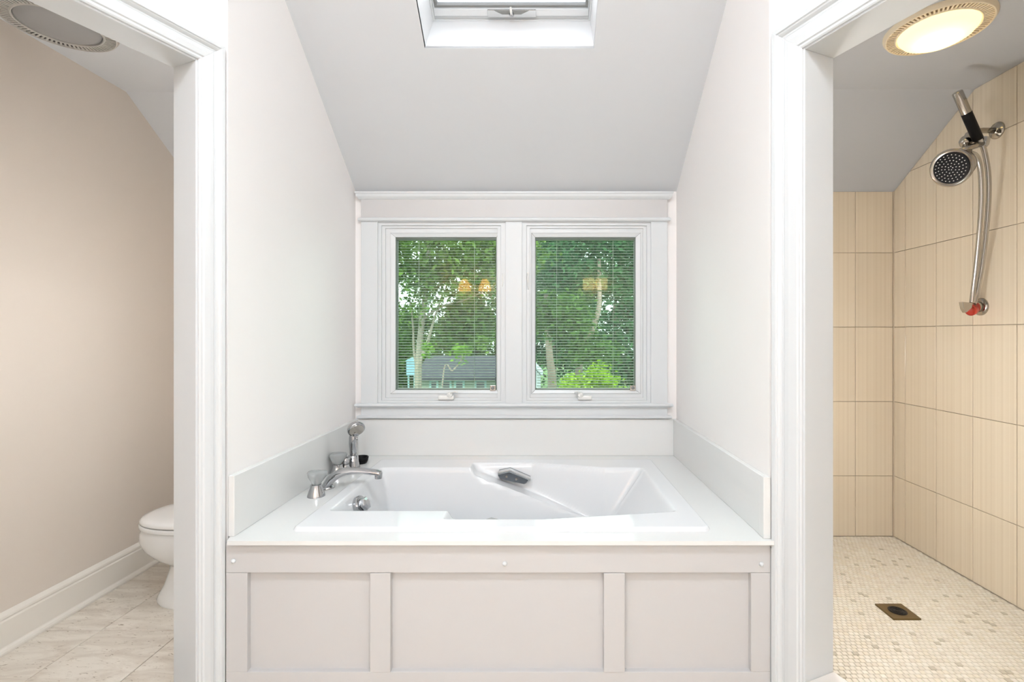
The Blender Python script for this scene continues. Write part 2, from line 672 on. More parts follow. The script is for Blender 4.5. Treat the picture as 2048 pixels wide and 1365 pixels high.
# ---- toilet room shell
struct(MB().box(XTL - .1, XTL, .2, YS + .1, 0, 2.5).build('wall_toilet_left', 'dim_wall_beige'), 'beige wall of the toilet room on the left', 'wall')
struct(MB().box(XTL - .1, XL - .11, YS, YS + .1, 0, 2.3).build('wall_toilet_back', 'dim_wall_beige'), 'beige back wall of the toilet room', 'wall')
struct(MB().box(XTL - .1, -1.5, .2, .3, 0, 2.5).build('wall_toilet_front', 'dim_wall_beige'), 'beige front wall of the toilet room', 'wall')
YTF = 2.415
ZTB = ZF - .68 * (YS + .1 - YTF)
a = LFN(-.06, 0, -.05)
b = LFN(1.27, 0, -.05)
poly = [(XTL - .1, .2), (b.x, .2), (b.x, b.y), (a.x, a.y), (XL - .06, YTF), (XTL - .1, YTF)]
m = MB().prism([(p[0], p[1], ZF) for p in poly], (0, 0, .04))
m.prism([(XTL - .1, YTF, ZF), (XTL - .1, YS + .1, ZTB), (XTL - .1, YS + .1, ZTB + .05), (XTL - .1, YTF, ZF + .05)], (XL - .06 - XTL + .1, 0, 0))
struct(m.build('ceiling_left', 'toilet_ceiling_paint'), 'grey flat and sloping ceiling of the toilet room', 'ceiling')
# thin skin of the partition on the toilet side
struct(MB().box(XL - .124, XL - .12, 1.60, YS, 0, 2.5).build('wall_toilet_right', 'dim_wall_beige'), 'beige partition wall behind the toilet', 'wall')

# ---- shower shell
YSF = 2.383
ZSB = H + 287 * YS / F
ks = (ZF - ZSB) / (YS - YSF)
struct_wall_sr = struct(MB().prism([(XSR + .012, .2, 0), (XSR + .012, YS + .1, 0), (XSR + .012, YS + .1, ZF - ks * (YS + .1 - YSF) + .01),
                                    (XSR + .012, YSF, ZF + .01), (XSR + .012, .2, ZF + .01)], (.1, 0, 0)).build('wall_shower_right', 'grout'),
                        'cream tiled shower wall on the right', 'wall')
struct_wall_sb = struct(MB().box(XR + .11, XSR + .1, YS + .012, YS + .11, 0, ZSB + .01).build('wall_shower_back', 'grout'),
                        'cream tiled back wall of the shower', 'wall')
struct(MB().box(1.2, XSR + .1, .2, .3, 0, 2.5).build('wall_shower_front', 'wall_paint'), 'front wall of the shower room', 'wall')
a = RFN(-.06, 0, -.05)
b = RFN(1.27, 0, -.05)
poly = [(XSR + .1, .2), (b.x, .2), (b.x, b.y), (a.x, a.y), (XR + .06, YSF), (XSR + .1, YSF)]
m = MB().prism([(p[0], p[1], ZF) for p in poly], (0, 0, .04))
yb_, zb_ = YS + .1, ZF - ks * (YS + .1 - YSF)
m.prism([(XR + .06, YSF, ZF), (XR + .06, yb_, zb_), (XR + .06, yb_, zb_ + .05), (XR + .06, YSF, ZF + .05)], (XSR + .1 - XR - .06, 0, 0))
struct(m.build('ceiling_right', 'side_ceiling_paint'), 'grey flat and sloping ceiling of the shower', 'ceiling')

# shower wall tiles (each its own piece)
TW, TH, TZ0, GAP = .2225, .4427, .36, .0012
zs = [0] + [TZ0 + TH * k for k in range(6)]
ys = [YS - .092 - TW * k for k in range(-1, 12)]
for j in range(len(zs) - 1):
    for k in range(len(ys) - 1):
        y1, y0 = min(ys[k], YS), ys[k + 1]
        if y0 < 0.9:
            continue
        p = clip([(y0 + GAP, zs[j] + GAP), (y1 - GAP, zs[j] + GAP), (y1 - GAP, zs[j + 1] - GAP), (y0 + GAP, zs[j + 1] - GAP)],
                 [(0, 1, ZF - .001), (ks, 1, ZF + ks * YSF - .001)])
        if p and area2(p) > 1e-4:
            dx = random.uniform(0, .0006)
            MB().prism([(XSR + dx, q[0], q[1]) for q in p], (.012, 0, 0)).build('wall_tile', 'walltile', struct_wall_sr, bevel=.0012, seg=1)
xs = [XSR - .005 - TW * k for k in range(0, 7)]
for j in range(len(zs) - 1):
    for k in range(len(xs) - 1):
        p = clip([(xs[k + 1] + GAP, zs[j] + GAP), (xs[k] - GAP, zs[j] + GAP), (xs[k] - GAP, zs[j + 1] - GAP), (xs[k + 1] + GAP, zs[j + 1] - GAP)],
                 [(0, 1, ZSB - .002), (-1, 0, -(XR + .12))])
        if p and area2(p) > 1e-4:
            dy = random.uniform(0, .0006)
            MB().prism([(q[0], YS + dy, q[1]) for q in p], (0, .012, 0)).build('wall_tile', 'walltile', struct_wall_sb, bevel=.0012, seg=1)
# grout bead in the shower corner
m = MB().box(XSR - .004, XSR + .01, YS - .004, YS + .01, 0, ZSB)
struct(m.build('trim_corner', 'grout'), 'grout joint in the shower corner', 'trim')

# shower mosaic: nearest pieces in view as objects, the rest as one part
MP = .0205
cells = []
nx = int((XSR - .83) / MP)
ny = int((YS - .3) / MP)
DRX, DRY, DRS = 1.539, 2.135, .0585
for j in range(ny):
    for i in range(nx + 1):
        x = XSR - MP * (i + .5) + (MP / 2 if j % 2 else 0)
        y = YS - MP * (j + .5)
        if x > XSR - .003 or abs(x - DRX) < DRS + .006 and abs(y - DRY) < DRS + .006:
            continue
        pv = Vector((x, y, 0)) - CR
        if pv.dot(Vector((CA, SA, 0))) < .119 + MP * .6:
            continue
        if x > 2.12 or (y < 1.0):
            continue
        px, py = VX + x / y * F, VY + H / y * F
        vis = px < 2046 and py < 1363
        w_ = (MP if x + MP / 2 < XSR else (XSR - x + MP / 2))
        cells.append((y if vis else 99, x, y))
cells.sort()
hs_ = MP / 2 - .0012


def mosaic_mesh(mt):
    b_ = MB()
    b_.loft([[(-hs_, -hs_, -.005), (hs_, -hs_, -.005), (hs_, hs_, -.005), (-hs_, hs_, -.005)],
             [(-hs_ + .0006, -hs_ + .0006, 0), (hs_ - .0006, -hs_ + .0006, 0), (hs_ - .0006, hs_ - .0006, 0), (-hs_ + .0006, hs_ - .0006, 0)]], True, False, True)
    me = bpy.data.meshes.new('mosaic_tile')
    me.from_pydata([tuple(p) for p in b_.v], [], b_.f)
    me.materials.append(mt)
    return me


MM = [mosaic_mesh(k) for k in MOSAIC]
for _, x, y in cells[:290]:
    k = random.choices(range(6), MOSAIC_W)[0]
    link('mosaic_tile', MM[k], None, floor_r, (x, y, random.uniform(-.0005, .0003)))
b_v, b_f, b_m = [], [], []
for _, x, y in cells[290:]:
    k = random.choices(range(6), MOSAIC_W)[0]
    z = random.uniform(-.0005, .0003)
    s = len(b_v)
    for q in MM[k].vertices:
        b_v.append((q.co.x + x, q.co.y + y, q.co.z + z))
    for q in MM[k].polygons:
        b_f.append(tuple(s + t for t in q.vertices))
        b_m.append(k)
me = bpy.data.meshes.new('mosaic_field')
me.from_pydata(b_v, [], b_f)
for k in MOSAIC:
    me.materials.append(k)
me.polygons.foreach_set('material_index', b_m)
link('mosaic_field', me, None, floor_r, kind='stuff')

# toilet room floor tiles
TS = .3325
fx = [XTL + .003, -1.792, -1.459, -1.126, -0.9]
fy = [YS] + [2.660 - .3315 * k for k in range(0, 8)]
hp = [(CA, -SA, CA * (CL.x) - SA * CL.y - .105)]     # behind the angled wall
for j in range(len(fy) - 1):
    for i in range(len(fx) - 1):
        g = .0014
        q = clip([(fx[i] + g, fy[j + 1] + g), (fx[i + 1] - g, fy[j + 1] + g), (fx[i + 1] - g, fy[j] - g), (fx[i] + g, fy[j] - g)],
                 hp + [(1, 0, XL - .125)])
        if q and area2(q) > 1e-4:
            MB().prism([(p[0], p[1], 0) for p in q], (0, 0, -.008)).build('floor_tile', 'travertine', floor_l, bevel=.001, seg=1)

# baseboard of the toilet room: profile (out from the wall, height)
bp_ = [(0, 0), (.026, 0), (.026, .008), (.022, .016), (.016, .021), (.0145, .024), (.0145, .118), (.011, .122), (.011, .126), (.0135, .129), (.0125, .137), (.007, .146), (.002, .152), (0, .152)]
m = MB().loft([[(XTL + o, .3, z) for o, z in bp_], [(XTL + o, YS, z) for o, z in bp_]])
struct(m.build('baseboard_left', 'baseboard_paint', bevel=.0005, seg=1), 'white moulded baseboard along the beige toilet room wall', 'baseboard')
m = MB().loft([[(XTL, YS - o, z) for o, z in bp_], [(XL - .124, YS - o, z) for o, z in bp_]])
struct(m.build('baseboard_back', 'baseboard_paint', bevel=.0005, seg=1), 'white moulded baseboard behind the toilet', 'baseboard')

# ================================================================== WINDOW SURROUND AND WINDOWS
S = empty('trim_1', (0, YB, PZ(837, YB)), kind='structure')
tag(S, 'white moulded wood surround framing the pair of windows', 'window trim')


def pxbox(x0, x1, y0, y1, df, db, name, parent, material='trim_paint', bevel=.0015):
    return MB().box(PX(x0, df), PX(x1, df), df, db, PZ(y1, df), PZ(y0, df)).build(name, material, parent, bevel=bevel)


def moulding(x0, x1, prof, name):
    """horizontal moulding with returned ends; prof = (projection from the wall, py)"""
    loops = []
    for e, s in ((PX(x0, 2.57), -1), (PX(x1, 2.57), 1)):
        loops.append([(e + s * (o - .02) * .8, YB - o, PZ(y, 2.575)) for o, y in prof])
    MB().loft(loops).build(name, 'trim_paint', S, bevel=.0006, seg=1)


moulding(718, 1339, [(0, 385), (.044, 385), (.044, 388), (.040, 389), (.036, 394), (.027, 398), (.022, 399), (0, 399)], 'crown_moulding')
pxbox(722, 1335, 398, 436, 2.578, YB, 'frieze_board', S, 'apron_paint')
moulding(719, 1338, [(0, 435), (.026, 435), (.033, 437), (.034, 439), (.033, 441), (.026, 443), (0, 443)], 'bead_moulding')
pxbox(722, 755, 443, 808, 2.58, YB, 'side_casing', S)
pxbox(1302, 1335, 443, 808, 2.58, YB, 'side_casing', S)
pxbox(1011, 1044, 443, 808, 2.58, YB + .05, 'mullion_casing', S)
moulding(718, 1338, [(0, 807), (.04, 807), (.045, 809), (.045, 812), (.036, 814), (.028, 816), (0, 816)], 'stool')
pxbox(722, 1335, 815, 832, 2.58, YB, 'sill_apron', S)
moulding(718, 1339, [(0, 831), (.026, 831), (.036, 833), (.036, 836), (.030, 838), (0, 838)], 'bottom_moulding')


def window(n, L, R, bead, glass, lockx, crank, label, flip):
    W = empty('window_%d' % n, (PX((L + R) / 2, 2.6), 2.62, PZ(808, 2.6)), kind='structure')
    tag(W, label, 'window')
    d = 2.60

    def rect(l, r, t, b):
        return (PX(l, d), PX(r, d), PZ(b, d), PZ(t, d))
    o = rect(L - 1, R + 1, 442, 809)
    a = rect(L + 9, R - 9, 452, 801)
    b = rect(L + 16, R - 16, 457, 796)
    c = rect(bead[0], bead[1], 466, 788)
    g = rect(glass[0], glass[1], 474, 781)
    MB().ring(o, a, 2.590, 2.69).build('frame', 'trim_paint', W, bevel=.001, seg=1)
    MB().ring(a, b, 2.598, 2.68).build('frame_stop', 'trim_paint', W, bevel=.001, seg=1)
    sash = MB().ring(b, c, 2.604, 2.66).build('sash', 'trim_paint', W, bevel=.001, seg=1)
    MB().ring((c[0] + .0012, c[1] - .0012, c[2] + .0012, c[3] - .0012), g, 2.6005, 2.66, 2.608).build('glazing_bead', 'trim_paint', W)
    # dark lines of the mitre gaps at the bead corners, put in as grey rods
    for (ax, az, bx, bz) in ((c[0], c[3], g[0], g[3]), (c[1], c[3], g[1], g[3]), (c[0], c[2], g[0], g[2]), (c[1], c[2], g[1], g[2])):
        MB().tube([(ax, 2.6008, az), (bx, 2.6083, bz)], .0011, 6).build('mitre_joint', 'grey_gasket', W)
    # dark spacer around the glass
    gi = (g[0] + .005, g[1] - .005, g[2] + .006, g[3] - .012)
    MB().ring(g, gi, 2.616, 2.65).build('spacer', 'grey_gasket', W)
    MB().box(g[0] - .002, g[1] + .002, 2.612, 2.6145, g[2] - .002, g[3] + .002).build('pane', 'window_glass', W)
    MB().box(g[0] - .002, g[1] + .002, 2.654, 2.6565, g[2] - .002, g[3] + .002).build('pane', 'window_glass', W)
    # lock lever on the stile
    lp = MB().box(PX(lockx - 2.4, d), PX(lockx + 2.4, d), 2.597, 2.606, PZ(566, d), PZ(545, d)).build('lock_plate', 'plastic_white', W, bevel=.002)
    MB().tube([(PX(lockx, d), 2.592, PZ(548, d)), (PX(lockx + flip * .6, d), 2.588, PZ(560, d)), (PX(lockx - flip * .6, d), 2.594, PZ(580, d))],
              [.0035, .004, .002], 8).build('lock_lever', 'plastic_white', lp, smooth=True)
    # crank operator
    cx0, cx1, kx, arm = crank
    ck = MB().box(PX(cx0, d), PX(cx1, d), 2.578, 2.606, PZ(800, d), PZ(790.5, d)).build('crank_housing', 'plastic_white', W, bevel=.008, seg=3)
    MB().lathe([(.0155, 0), (.0155, .010), (.012, .016), (.006, .017), (.004, .019)], (PX(kx, d), 2.586, PZ(788.5, d)), (0, -1, -.15), 20).build('crank_hub', 'plastic_white', ck, smooth=True, angle=40)
    MB().tube([P(kx, 787, 2.574), P(kx + arm * .55, 783.5, 2.570), P(kx + arm, 786, 2.572)], [.007, .006, .0075], 10, .6).build('crank_arm', 'plastic_white', ck, smooth=True)
    # blind between the panes
    B = empty('venetian_blind', (PX((glass[0] + glass[1]) / 2, 2.634), 2.634, gi[2]))
    x0, x1 = PX(glass[0] + 4, 2.634), PX(glass[1] - 3, 2.634)
    zt, zb = PZ(483, 2.634), PZ(775, 2.634)
    MB().box(x0, x1, 2.626, 2.642, zt + .004, zt + .016).build('head_rail', 'slat_paint', B)
    MB().box(x0, x1, 2.627, 2.641, zb - .012, zb - .003).build('bottom_rail', 'plastic_white', B, bevel=.001)
    N = 54
    hw, cv, tilt = .0070, .0012, math.radians(11)
    sec = []
    for q in (-1, -.5, 0, .5, 1):
        yy, zz = q * hw, cv * (1 - q * q)
        sec.append((yy * math.cos(tilt) - zz * math.sin(tilt), yy * math.sin(tilt) + zz * math.cos(tilt)))
    loop = [(p[0], p[1]) for p in sec] + [(p[0], p[1] - .0003) for p in reversed(sec)]
    mb = MB().loft([[(-(x1 - x0) / 2, p[0], p[1]) for p in loop], [((x1 - x0) / 2, p[0], p[1]) for p in loop]])
    sl = mb.build('slat', 'slat_paint', B, center=False)
    for k in range(N):
        s = sl if k == 0 else sl.copy()
        if k:
            COL.objects.link(s)
        s.location = ((x0 + x1) / 2, 2.634, zt + (zb - zt) * (k + .5) / N)
    for cxp in ((838, 949) if n == 1 else (1113.5, 1226)):
        for yy in (2.6265, 2.6415):
            MB().tube([(PX(cxp, 2.634), yy, zt + .006), (PX(cxp, 2.634), yy, zb - .006)], .0007, 5).build('ladder_cord', 'slat_paint', B)
    # tilt knob in the lower corner of the glass
    kx_ = glass[1] - 7
    kb = MB().box(PX(kx_ - 5.5, 2.61), PX(kx_ + 5.5, 2.61), 2.600, 2.612, PZ(781.5, 2.61), PZ(771, 2.61)).build('tilt_control', 'nickel', B, bevel=.001)
    MB().lathe([(.009, 0), (.009, .006), (.006, .009), (.003, .0095)], (PX(kx_, 2.61), 2.600, PZ(776, 2.61)), (0, -1, 0), 16).build('tilt_knob', 'grey_gasket', kb, smooth=True, angle=40)
    return W, B


W1, B1 = window(1, 755, 1011, (781, 999), (790, 993), 1005.5, (877, 909, 901, 15), 'white casement window with latch on its right stile', 1)
W2, B2 = window(2, 1044, 1302, (1063, 1281), (1070, 1272), 1056, (1155, 1183, 1160, -11), 'white casement window with latch on its left stile', -1)
tag(B1, 'open mini blind in the left window, in front of the dark roofed house', 'blind', 'mini blinds inside the window glass')
tag(B2, 'open mini blind in the right window, in front of the lime green shrub', 'blind', 'mini blinds inside the window glass')

# skylight
K3 = empty('window_3', SL((SX0 + SX1) / 2, 0, 0), kind='structure')
tag(K3, 'roof skylight in a deep white shaft above the bathtub', 'skylight')
m = MB()
MB().fbox(SL, SX0 - .02, SX0, -.02, SLEN + .02, .003, SDEEP + .06).build('shaft_side', 'shaft_paint', K3)
MB().fbox(SL, SX1, SX1 + .02, -.02, SLEN + .02, .003, SDEEP + .06).build('shaft_side', 'shaft_paint', K3)
MB().fbox(SL, SX0, SX1, -.02, 0, .003, SDEEP + .06).build('shaft_bottom', 'shaft_paint', K3)
MB().fbox(SL, SX0, SX1, SLEN, SLEN + .02, .003, SDEEP + .06).build('shaft_top', 'shaft_paint', K3)


def sring(o, i, m0, m1, name, material, parent):
    def r(q, mm):
        return [SL(q[0], q[2], mm), SL(q[1], q[2], mm), SL(q[1], q[3], mm), SL(q[0], q[3], mm)]
    return MB().loft([r(o, m1), r(o, m0), r(i, m0), r(i, m1), r(o, m1)], True, False, False).build(name, material, parent, bevel=.001, seg=1)


q0 = (SX0, SX1, 0, SLEN)
q1 = (SX0 + .009, SX1 - .009, .007, SLEN - .02)
q2 = (SX0 + .011, SX1 - .011, .022, SLEN - .03)
q3 = (SX0 + .014, SX1 - .014, .050, SLEN - .06)
q4 = (SX0 + .024, SX1 - .024, .059, SLEN - .07)
sring(q0, q1, SDEEP, SDEEP + .05, 'frame', 'trim_paint', K3)
sring(q1, q2, SDEEP + .006, SDEEP + .05, 'frame_stop', 'trim_paint', K3)
sash = sring(q2, q3, SDEEP - .004, SDEEP + .05, 'sash', 'trim_paint', K3)
sring(q3, q4, SDEEP + .012, SDEEP + .05, 'glazing_bead', 'grey_gasket', K3)
MB().fbox(SL, q4[0] - .004, q4[1] + .004, q4[2] - .004, q4[3] + .004, SDEEP + .036, SDEEP + .040).build('pane', 'skylight_glass', K3)
lx0, lx1 = PX(975, 2.15), PX(1072, 2.15)
lt = MB().fbox(SL, lx0, lx1, .020, .049, SDEEP - .012, SDEEP - .002).build('latch_plate', 'grip_bright', K3, bevel=.002)
MB().loft([[SL(lx0 + .03, .049, SDEEP - .014), SL(lx0 + .065, .034, SDEEP - .014), SL(lx1 - .065, .034, SDEEP - .014), SL(lx1 - .03, .049, SDEEP - .014)],
           [SL(lx0 + .03, .049, SDEEP - .020), SL(lx0 + .065, .034, SDEEP - .020), SL(lx1 - .065, .034, SDEEP - .020), SL(lx1 - .03, .049, SDEEP - .020)]]).build('latch_grip', 'grey_gasket', lt, bevel=.001)
lc = (lx0 + lx1) / 2
MB().lathe([(.010, 0), (.011, .008), (.008, .016), (.003, .02)], SL(lc, .036, SDEEP - .016), -MV, 14).build('latch_knob', 'chrome', lt, smooth=True)
MB().tube([SL(lc, .036, SDEEP - .03), SL(lc - .002, .052, SDEEP - .03), SL(lc - .003, .066, SDEEP - .026)], [.006, .005, .004], 10).build('latch_hook', 'plastic_white', lt, smooth=True)

# ================================================================== TUB DECK, SPLASH AND APRON
ZD = .566
DF = 1.512
DX0, DX1 = XL, XR
TX0, TX1, TY0, TY1 = -.8116, .5464, 1.583, 2.470      # tub rim
DK = empty('tub_deck', ((TX0 + TX1) / 2, 1.9, ZD), 'glossy white tub deck with low splash panels on three sides', 'tub deck')
dt = .013
sp = .020
m = MB()
i0, i1, j0, j1 = TX0 + .022, TX1 - .022, TY0 + .022, TY1 - .022
dl, dr = PX(454, DF), PX(1549, DF)


def deck_piece(poly):
    m.prism([(p[0], p[1], ZD - dt) for p in poly], (0, 0, dt))


deck_piece([(dl, DF), (dr, DF), (XR, 1.56), (XL, 1.56)])
deck_piece([(XL, 1.56), (XR, 1.56), (XR, j0), (XL, j0)])
deck_piece([(XL, j0), (i0, j0), (i0, j1), (XL, j1)])
deck_piece([(i1, j0), (XR, j0), (XR, j1), (i1, j1)])
deck_piece([(XL, j1), (XR, j1), (XR, YB), (XL, YB)])
m.build('deck_top', 'deck_white', DK)
ZSP = .757
MB().box(XL + sp, XR - sp, YB - sp, YB, ZD, ZSP).build('back_splash', 'deck_white', DK, bevel=.002)
MB().box(XL, XL + sp, 1.545, YB, ZD, ZSP).build('side_splash', 'deck_white', DK, bevel=.002)
MB().box(XR - sp, XR, 1.56, YB, ZD, ZSP).build('side_splash', 'deck_white', DK, bevel=.002)
MB().box(XR - sp - .001, XR + .002, 1.528, 1.56, ZD, ZSP + .001).build('splash_end_cap', 'deck_white', DK, bevel=.002)

AF = 1.530
AP = empty('tub_apron', (-.14, AF, 0), 'white panelled wooden front of the built-in bathtub', 'apron')


def apx(p):
    return PX(p, AF)


def apz(p):
    return PZ(p, AF)


zt_, zr_, zb_ = ZD - dt, apz(1146.5), apz(1345)
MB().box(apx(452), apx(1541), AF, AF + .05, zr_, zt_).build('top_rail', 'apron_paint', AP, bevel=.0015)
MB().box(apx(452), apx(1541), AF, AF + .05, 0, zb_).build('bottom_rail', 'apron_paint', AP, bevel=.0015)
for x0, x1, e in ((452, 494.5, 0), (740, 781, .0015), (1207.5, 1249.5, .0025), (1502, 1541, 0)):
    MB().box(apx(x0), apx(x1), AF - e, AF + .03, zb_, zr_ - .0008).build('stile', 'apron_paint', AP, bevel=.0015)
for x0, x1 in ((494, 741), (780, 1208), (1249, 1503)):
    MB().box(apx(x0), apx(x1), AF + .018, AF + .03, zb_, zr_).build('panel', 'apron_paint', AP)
MB().box(apx(1541.5), apx(1551), AF - .012, AF + .012, 0, apz(1096)).build('edge_strip', 'trim_paint', AP, bevel=.001)
for sx_, sy_ in ((467, 1122.5), (1009.5, 1128), (1522.5, 1129)):
    MB().lathe([(.0072, 0), (.0070, .002), (.0050, .0055), (.0022, .007)], (apx(sx_), AF, apz(sy_)), (0, -1, 0), 16).build('screw_cap', 'trim_paint', AP, smooth=True)

# ---- bathtub (one continuous surface)
TB = empty('bathtub', ((TX0 + TX1) / 2, (TY0 + TY1) / 2, .1), 'white acrylic drop-in bathtub with a sloped backrest and armrests', 'bathtub')
ZR = .578
gx = np.arange(TX0 - .004, TX1 + .0041, .0040)
gy = np.arange(TY0 - .004, TY1 + .0041, .0040)
X, Y = np.meshgrid(gx, gy, indexing='ij')


def smin(vals, k):
    a = np.stack(vals)
    mn = a.min(0)
    return mn - k * np.log(np.exp(-(a - mn) / k).sum(0))


def splus(v, k):
    return np.where(v / k > 30, v, k * np.log1p(np.exp(np.clip(v / k, -60, 30))))


def sclip(v, top, k0=.006, k1=.03):
    return splus(v, k0) - splus(v - top, k1)


yf = 1.743 + 0 * X
dA = smin([4.2 * (X + .752), 1.5 * (.462 - X), 6.5 * (Y - yf), 6.5 * (2.303 - Y)], .035)
hA = sclip(dA, .40)
yfw = 1.663 + .07 * np.clip((X - .0) / .45, 0, 1)
ybw = 2.392 - .13 * np.clip((X + .05) / .5, 0, 1)
dW = smin([2.6 * (X + .335), 1.5 * (.468 - X), 6.5 * (Y - yfw), 6.5 * (ybw - Y)], .03)
ledge = np.clip(.055 + .37 * (X + .26), .02, .34)
hW = sclip(dW, ledge, .006, .012)
hh = np.log(np.exp(hA / .008) + np.exp(hW / .008)) * .008 - .0055 * np.exp(-((hA - hW) / .02) ** 2)
hh = np.maximum(hh, 0)
# raised outer rim with a rolled edge
cxm, cym = (TX0 + TX1) / 2, (TY0 + TY1) / 2
qx = np.abs(X - cxm) - ((TX1 - TX0) / 2 - .03)
qy = np.abs(Y - cym) - ((TY1 - TY0) / 2 - .03)
sd = np.hypot(np.maximum(qx, 0), np.maximum(qy, 0)) + np.minimum(np.maximum(qx, qy), 0) - .03
e = np.clip(-sd / .012, 0, 1)
Z = ZD - .003 + (ZR - ZD + .003) * np.sqrt(np.clip(1 - (1 - e) ** 2, 0, 1)) - hh
vs = np.stack([X, Y, Z], -1).reshape(-1, 3)
nyy = len(gy)
ii, jj = np.meshgrid(np.arange(len(gx) - 1), np.arange(nyy - 1), indexing='ij')
b0 = (ii * nyy + jj).ravel()
fs = np.stack([b0, b0 + nyy, b0 + nyy + 1, b0 + 1], -1)
me = bpy.data.meshes.new('tub_shell')
me.from_pydata((vs - np.array([cxm, cym, .5])).tolist(), [], fs.tolist())
link('tub_shell', me, 'tub_acrylic', TB, (cxm, cym, .5), smooth=True)


def grip(c, flip, tilt):
    """chevron shaped chrome grip on a basin wall; flip = +1 on the back wall, -1 on the front wall"""
    c = Vector(c)
    out = Vector((0, -flip, 0))
    R = Matrix.Rotation(tilt, 3, 'Y')

    def q(x, z, o):
        return c + R @ Vector((x, 0, z)) + out * o
    top = [(-.078, .012), (-.026, .030), (.078, .004), (.060, -.026), (.052, -.030), (-.066, -.022), (-.078, -.006)]
    g = MB().loft([[q(x, z, -.02) for x, z in top], [q(x * 1.0, z, .020) for x, z in top], [q(x * .96, z * .92 - .001, .026) for x, z in top]]).build('grip_handle', 'grip_grey', TB, bevel=.0015)
    lip = [(-.080, .014), (-.026, .034), (.080, .006), (.078, -.004), (-.026, .022), (-.078, .002)]
    MB().loft([[q(x, z, .01) for x, z in lip], [q(x, z, .044) for x, z in lip]]).build('grip_lip', 'grip_bright', g, bevel=.002)
    for x in (-.036, .012):
        MB().lathe([(.006, 0), (.006, .003), (.004, .005)], q(x, -.004 - (x + .036) * .12, .026), out, 12).build('screw', 'nickel', g, smooth=True, angle=40)


grip((PX(1029, 2.372), 2.372, PZ(951, 2.372)), 1, math.radians(8))
grip((PX(995, 1.70), 1.700, .520), -1, math.radians(0))
# overflow plate with turn knob on the left end wall
ov = MB()
oc = Vector((-.728, 1.955, .520))
on = Vector((1, -.15, .42)).normalized()
ov.lathe([(.037, -.02), (.039, .010), (.036, .016), (.025, .018)], oc, on, 28)
ovp = ov.build('overflow_plate', 'chrome', TB, smooth=True, angle=40)
mk = MB().lathe([(.024, 0), (.028, .006), (.027, .018), (.014, .023)], oc + on * .018, on, 6)
mk.build('overflow_knob', 'chrome', ovp, bevel=.002)


# ================================================================== TUB FILLER SET ON THE DECK
def flared_base(c, r0, r1, h):
    return MB().lathe([(r0, 0), (r0 * .985, .004), (r0 * .87, h * .35), (r1 * 1.04, h * .8), (r1, h), (r1 * .8, h + .002)], c, (0, 0, 1), 28)


def tap_handle(c, label, rot):
    t = empty('tap_handle', c, label, 'tap handle', 'acrylic tub tap handles')
    flared_base(c, .0335, .021, .046).build('base', 'chrome', t, smooth=True, angle=45)
    # fan shaped clear knob with rounded triangular plan
    loops = []
    for z, r, k in ((.046, .014, .0), (.050, .017, .05), (.064, .026, .10), (.080, .035, .13), (.090, .037, .13), (.096, .033, .12), (.099, .020, .05)):
        loops.append([c + Vector(((r * (1 + k * math.cos(3 * a))) * math.cos(a + rot), (r * (1 + k * math.cos(3 * a))) * math.sin(a + rot), z))
                      for a in [2 * math.pi * i / 36 for i in range(36)]])
    MB().loft(loops).build('knob', 'clear_acrylic', t, smooth=True, angle=50)
    MB().lathe([(.006, 0), (.006, .03), (.010, .034), (.009, .036)], c + Vector((0, 0, .05)), (0, 0, 1), 12).build('knob_core', 'chrome', t, smooth=True, angle=40)
    return t


tap_handle(Vector((-.889, 1.935, ZD)), 'clear acrylic tap handle at the near front end of the tub filler', .5)
tap_handle(Vector((-.930, 2.235, ZD)), 'clear acrylic tap handle behind the spout, beside the diverter', .2)

SPT = empty('tub_spout', (-.885, 2.035, ZD), 'arched chrome tub spout reaching over the left rim', 'spout')
sy = 2.035
path = [P(652, 981, sy), P(655, 969, sy), P(664, 957, sy), P(677, 948, sy), P(692, 943, sy), P(708, 942, sy), P(726, 942.5, sy), P(742, 944, sy), P(753, 945.5, sy), P(760, 947, sy)]
rad = [.0215, .0225, .0235, .0225, .020, .018, .0162, .0155, .0155, .0145]
loops = []
for i, p in enumerate(path):
    a, b = path[max(0, i - 1)], path[min(len(path) - 1, i + 1)]
    t = (b - a).normalized()
    w = Vector((0, 1, 0))
    u = w.cross(t)
    loops.append([p + (u * math.cos(x) * rad[i] * .78 + w * math.sin(x) * rad[i] * 1.25) for x in [2 * math.pi * k / 24 for k in range(24)]])
MB().loft(loops).build('spout_body', 'chrome', SPT, smooth=True, angle=60)
MB().lathe([(.0145, 0), (.0150, .006), (.0155, .022), (.0135, .028)], P(757, 957.5, sy), (0, 0, 1), 20).build('aerator', 'chrome', SPT, smooth=True, angle=45)
MB().lathe([(.031, 0), (.031, .004), (.026, .010), (.022, .012)], (P(653, 980, sy).x, sy, ZD), (0, 0, 1), 24).build('base_ring', 'chrome', SPT, smooth=True, angle=45)

dv = Vector((PX(690, 2.29), 2.29, ZD))
DV = empty('diverter', dv, 'chrome diverter knob between the acrylic handle and the hand shower', 'diverter')
flared_base(dv, .029, .018, .032).build('base', 'chrome', DV, smooth=True, angle=45)
MB().lathe([(.014, .03), (.014, .036), (.019, .038), (.019, .060), (.0175, .062)], dv, (0, 0, 1), 20).build('knob', 'chrome', DV, smooth=True, angle=40)
MB().lathe([(.0165, .0615), (.0165, .0635)], dv, (0, 0, 1), 20).build('knob_cap', 'grey_gasket', DV)

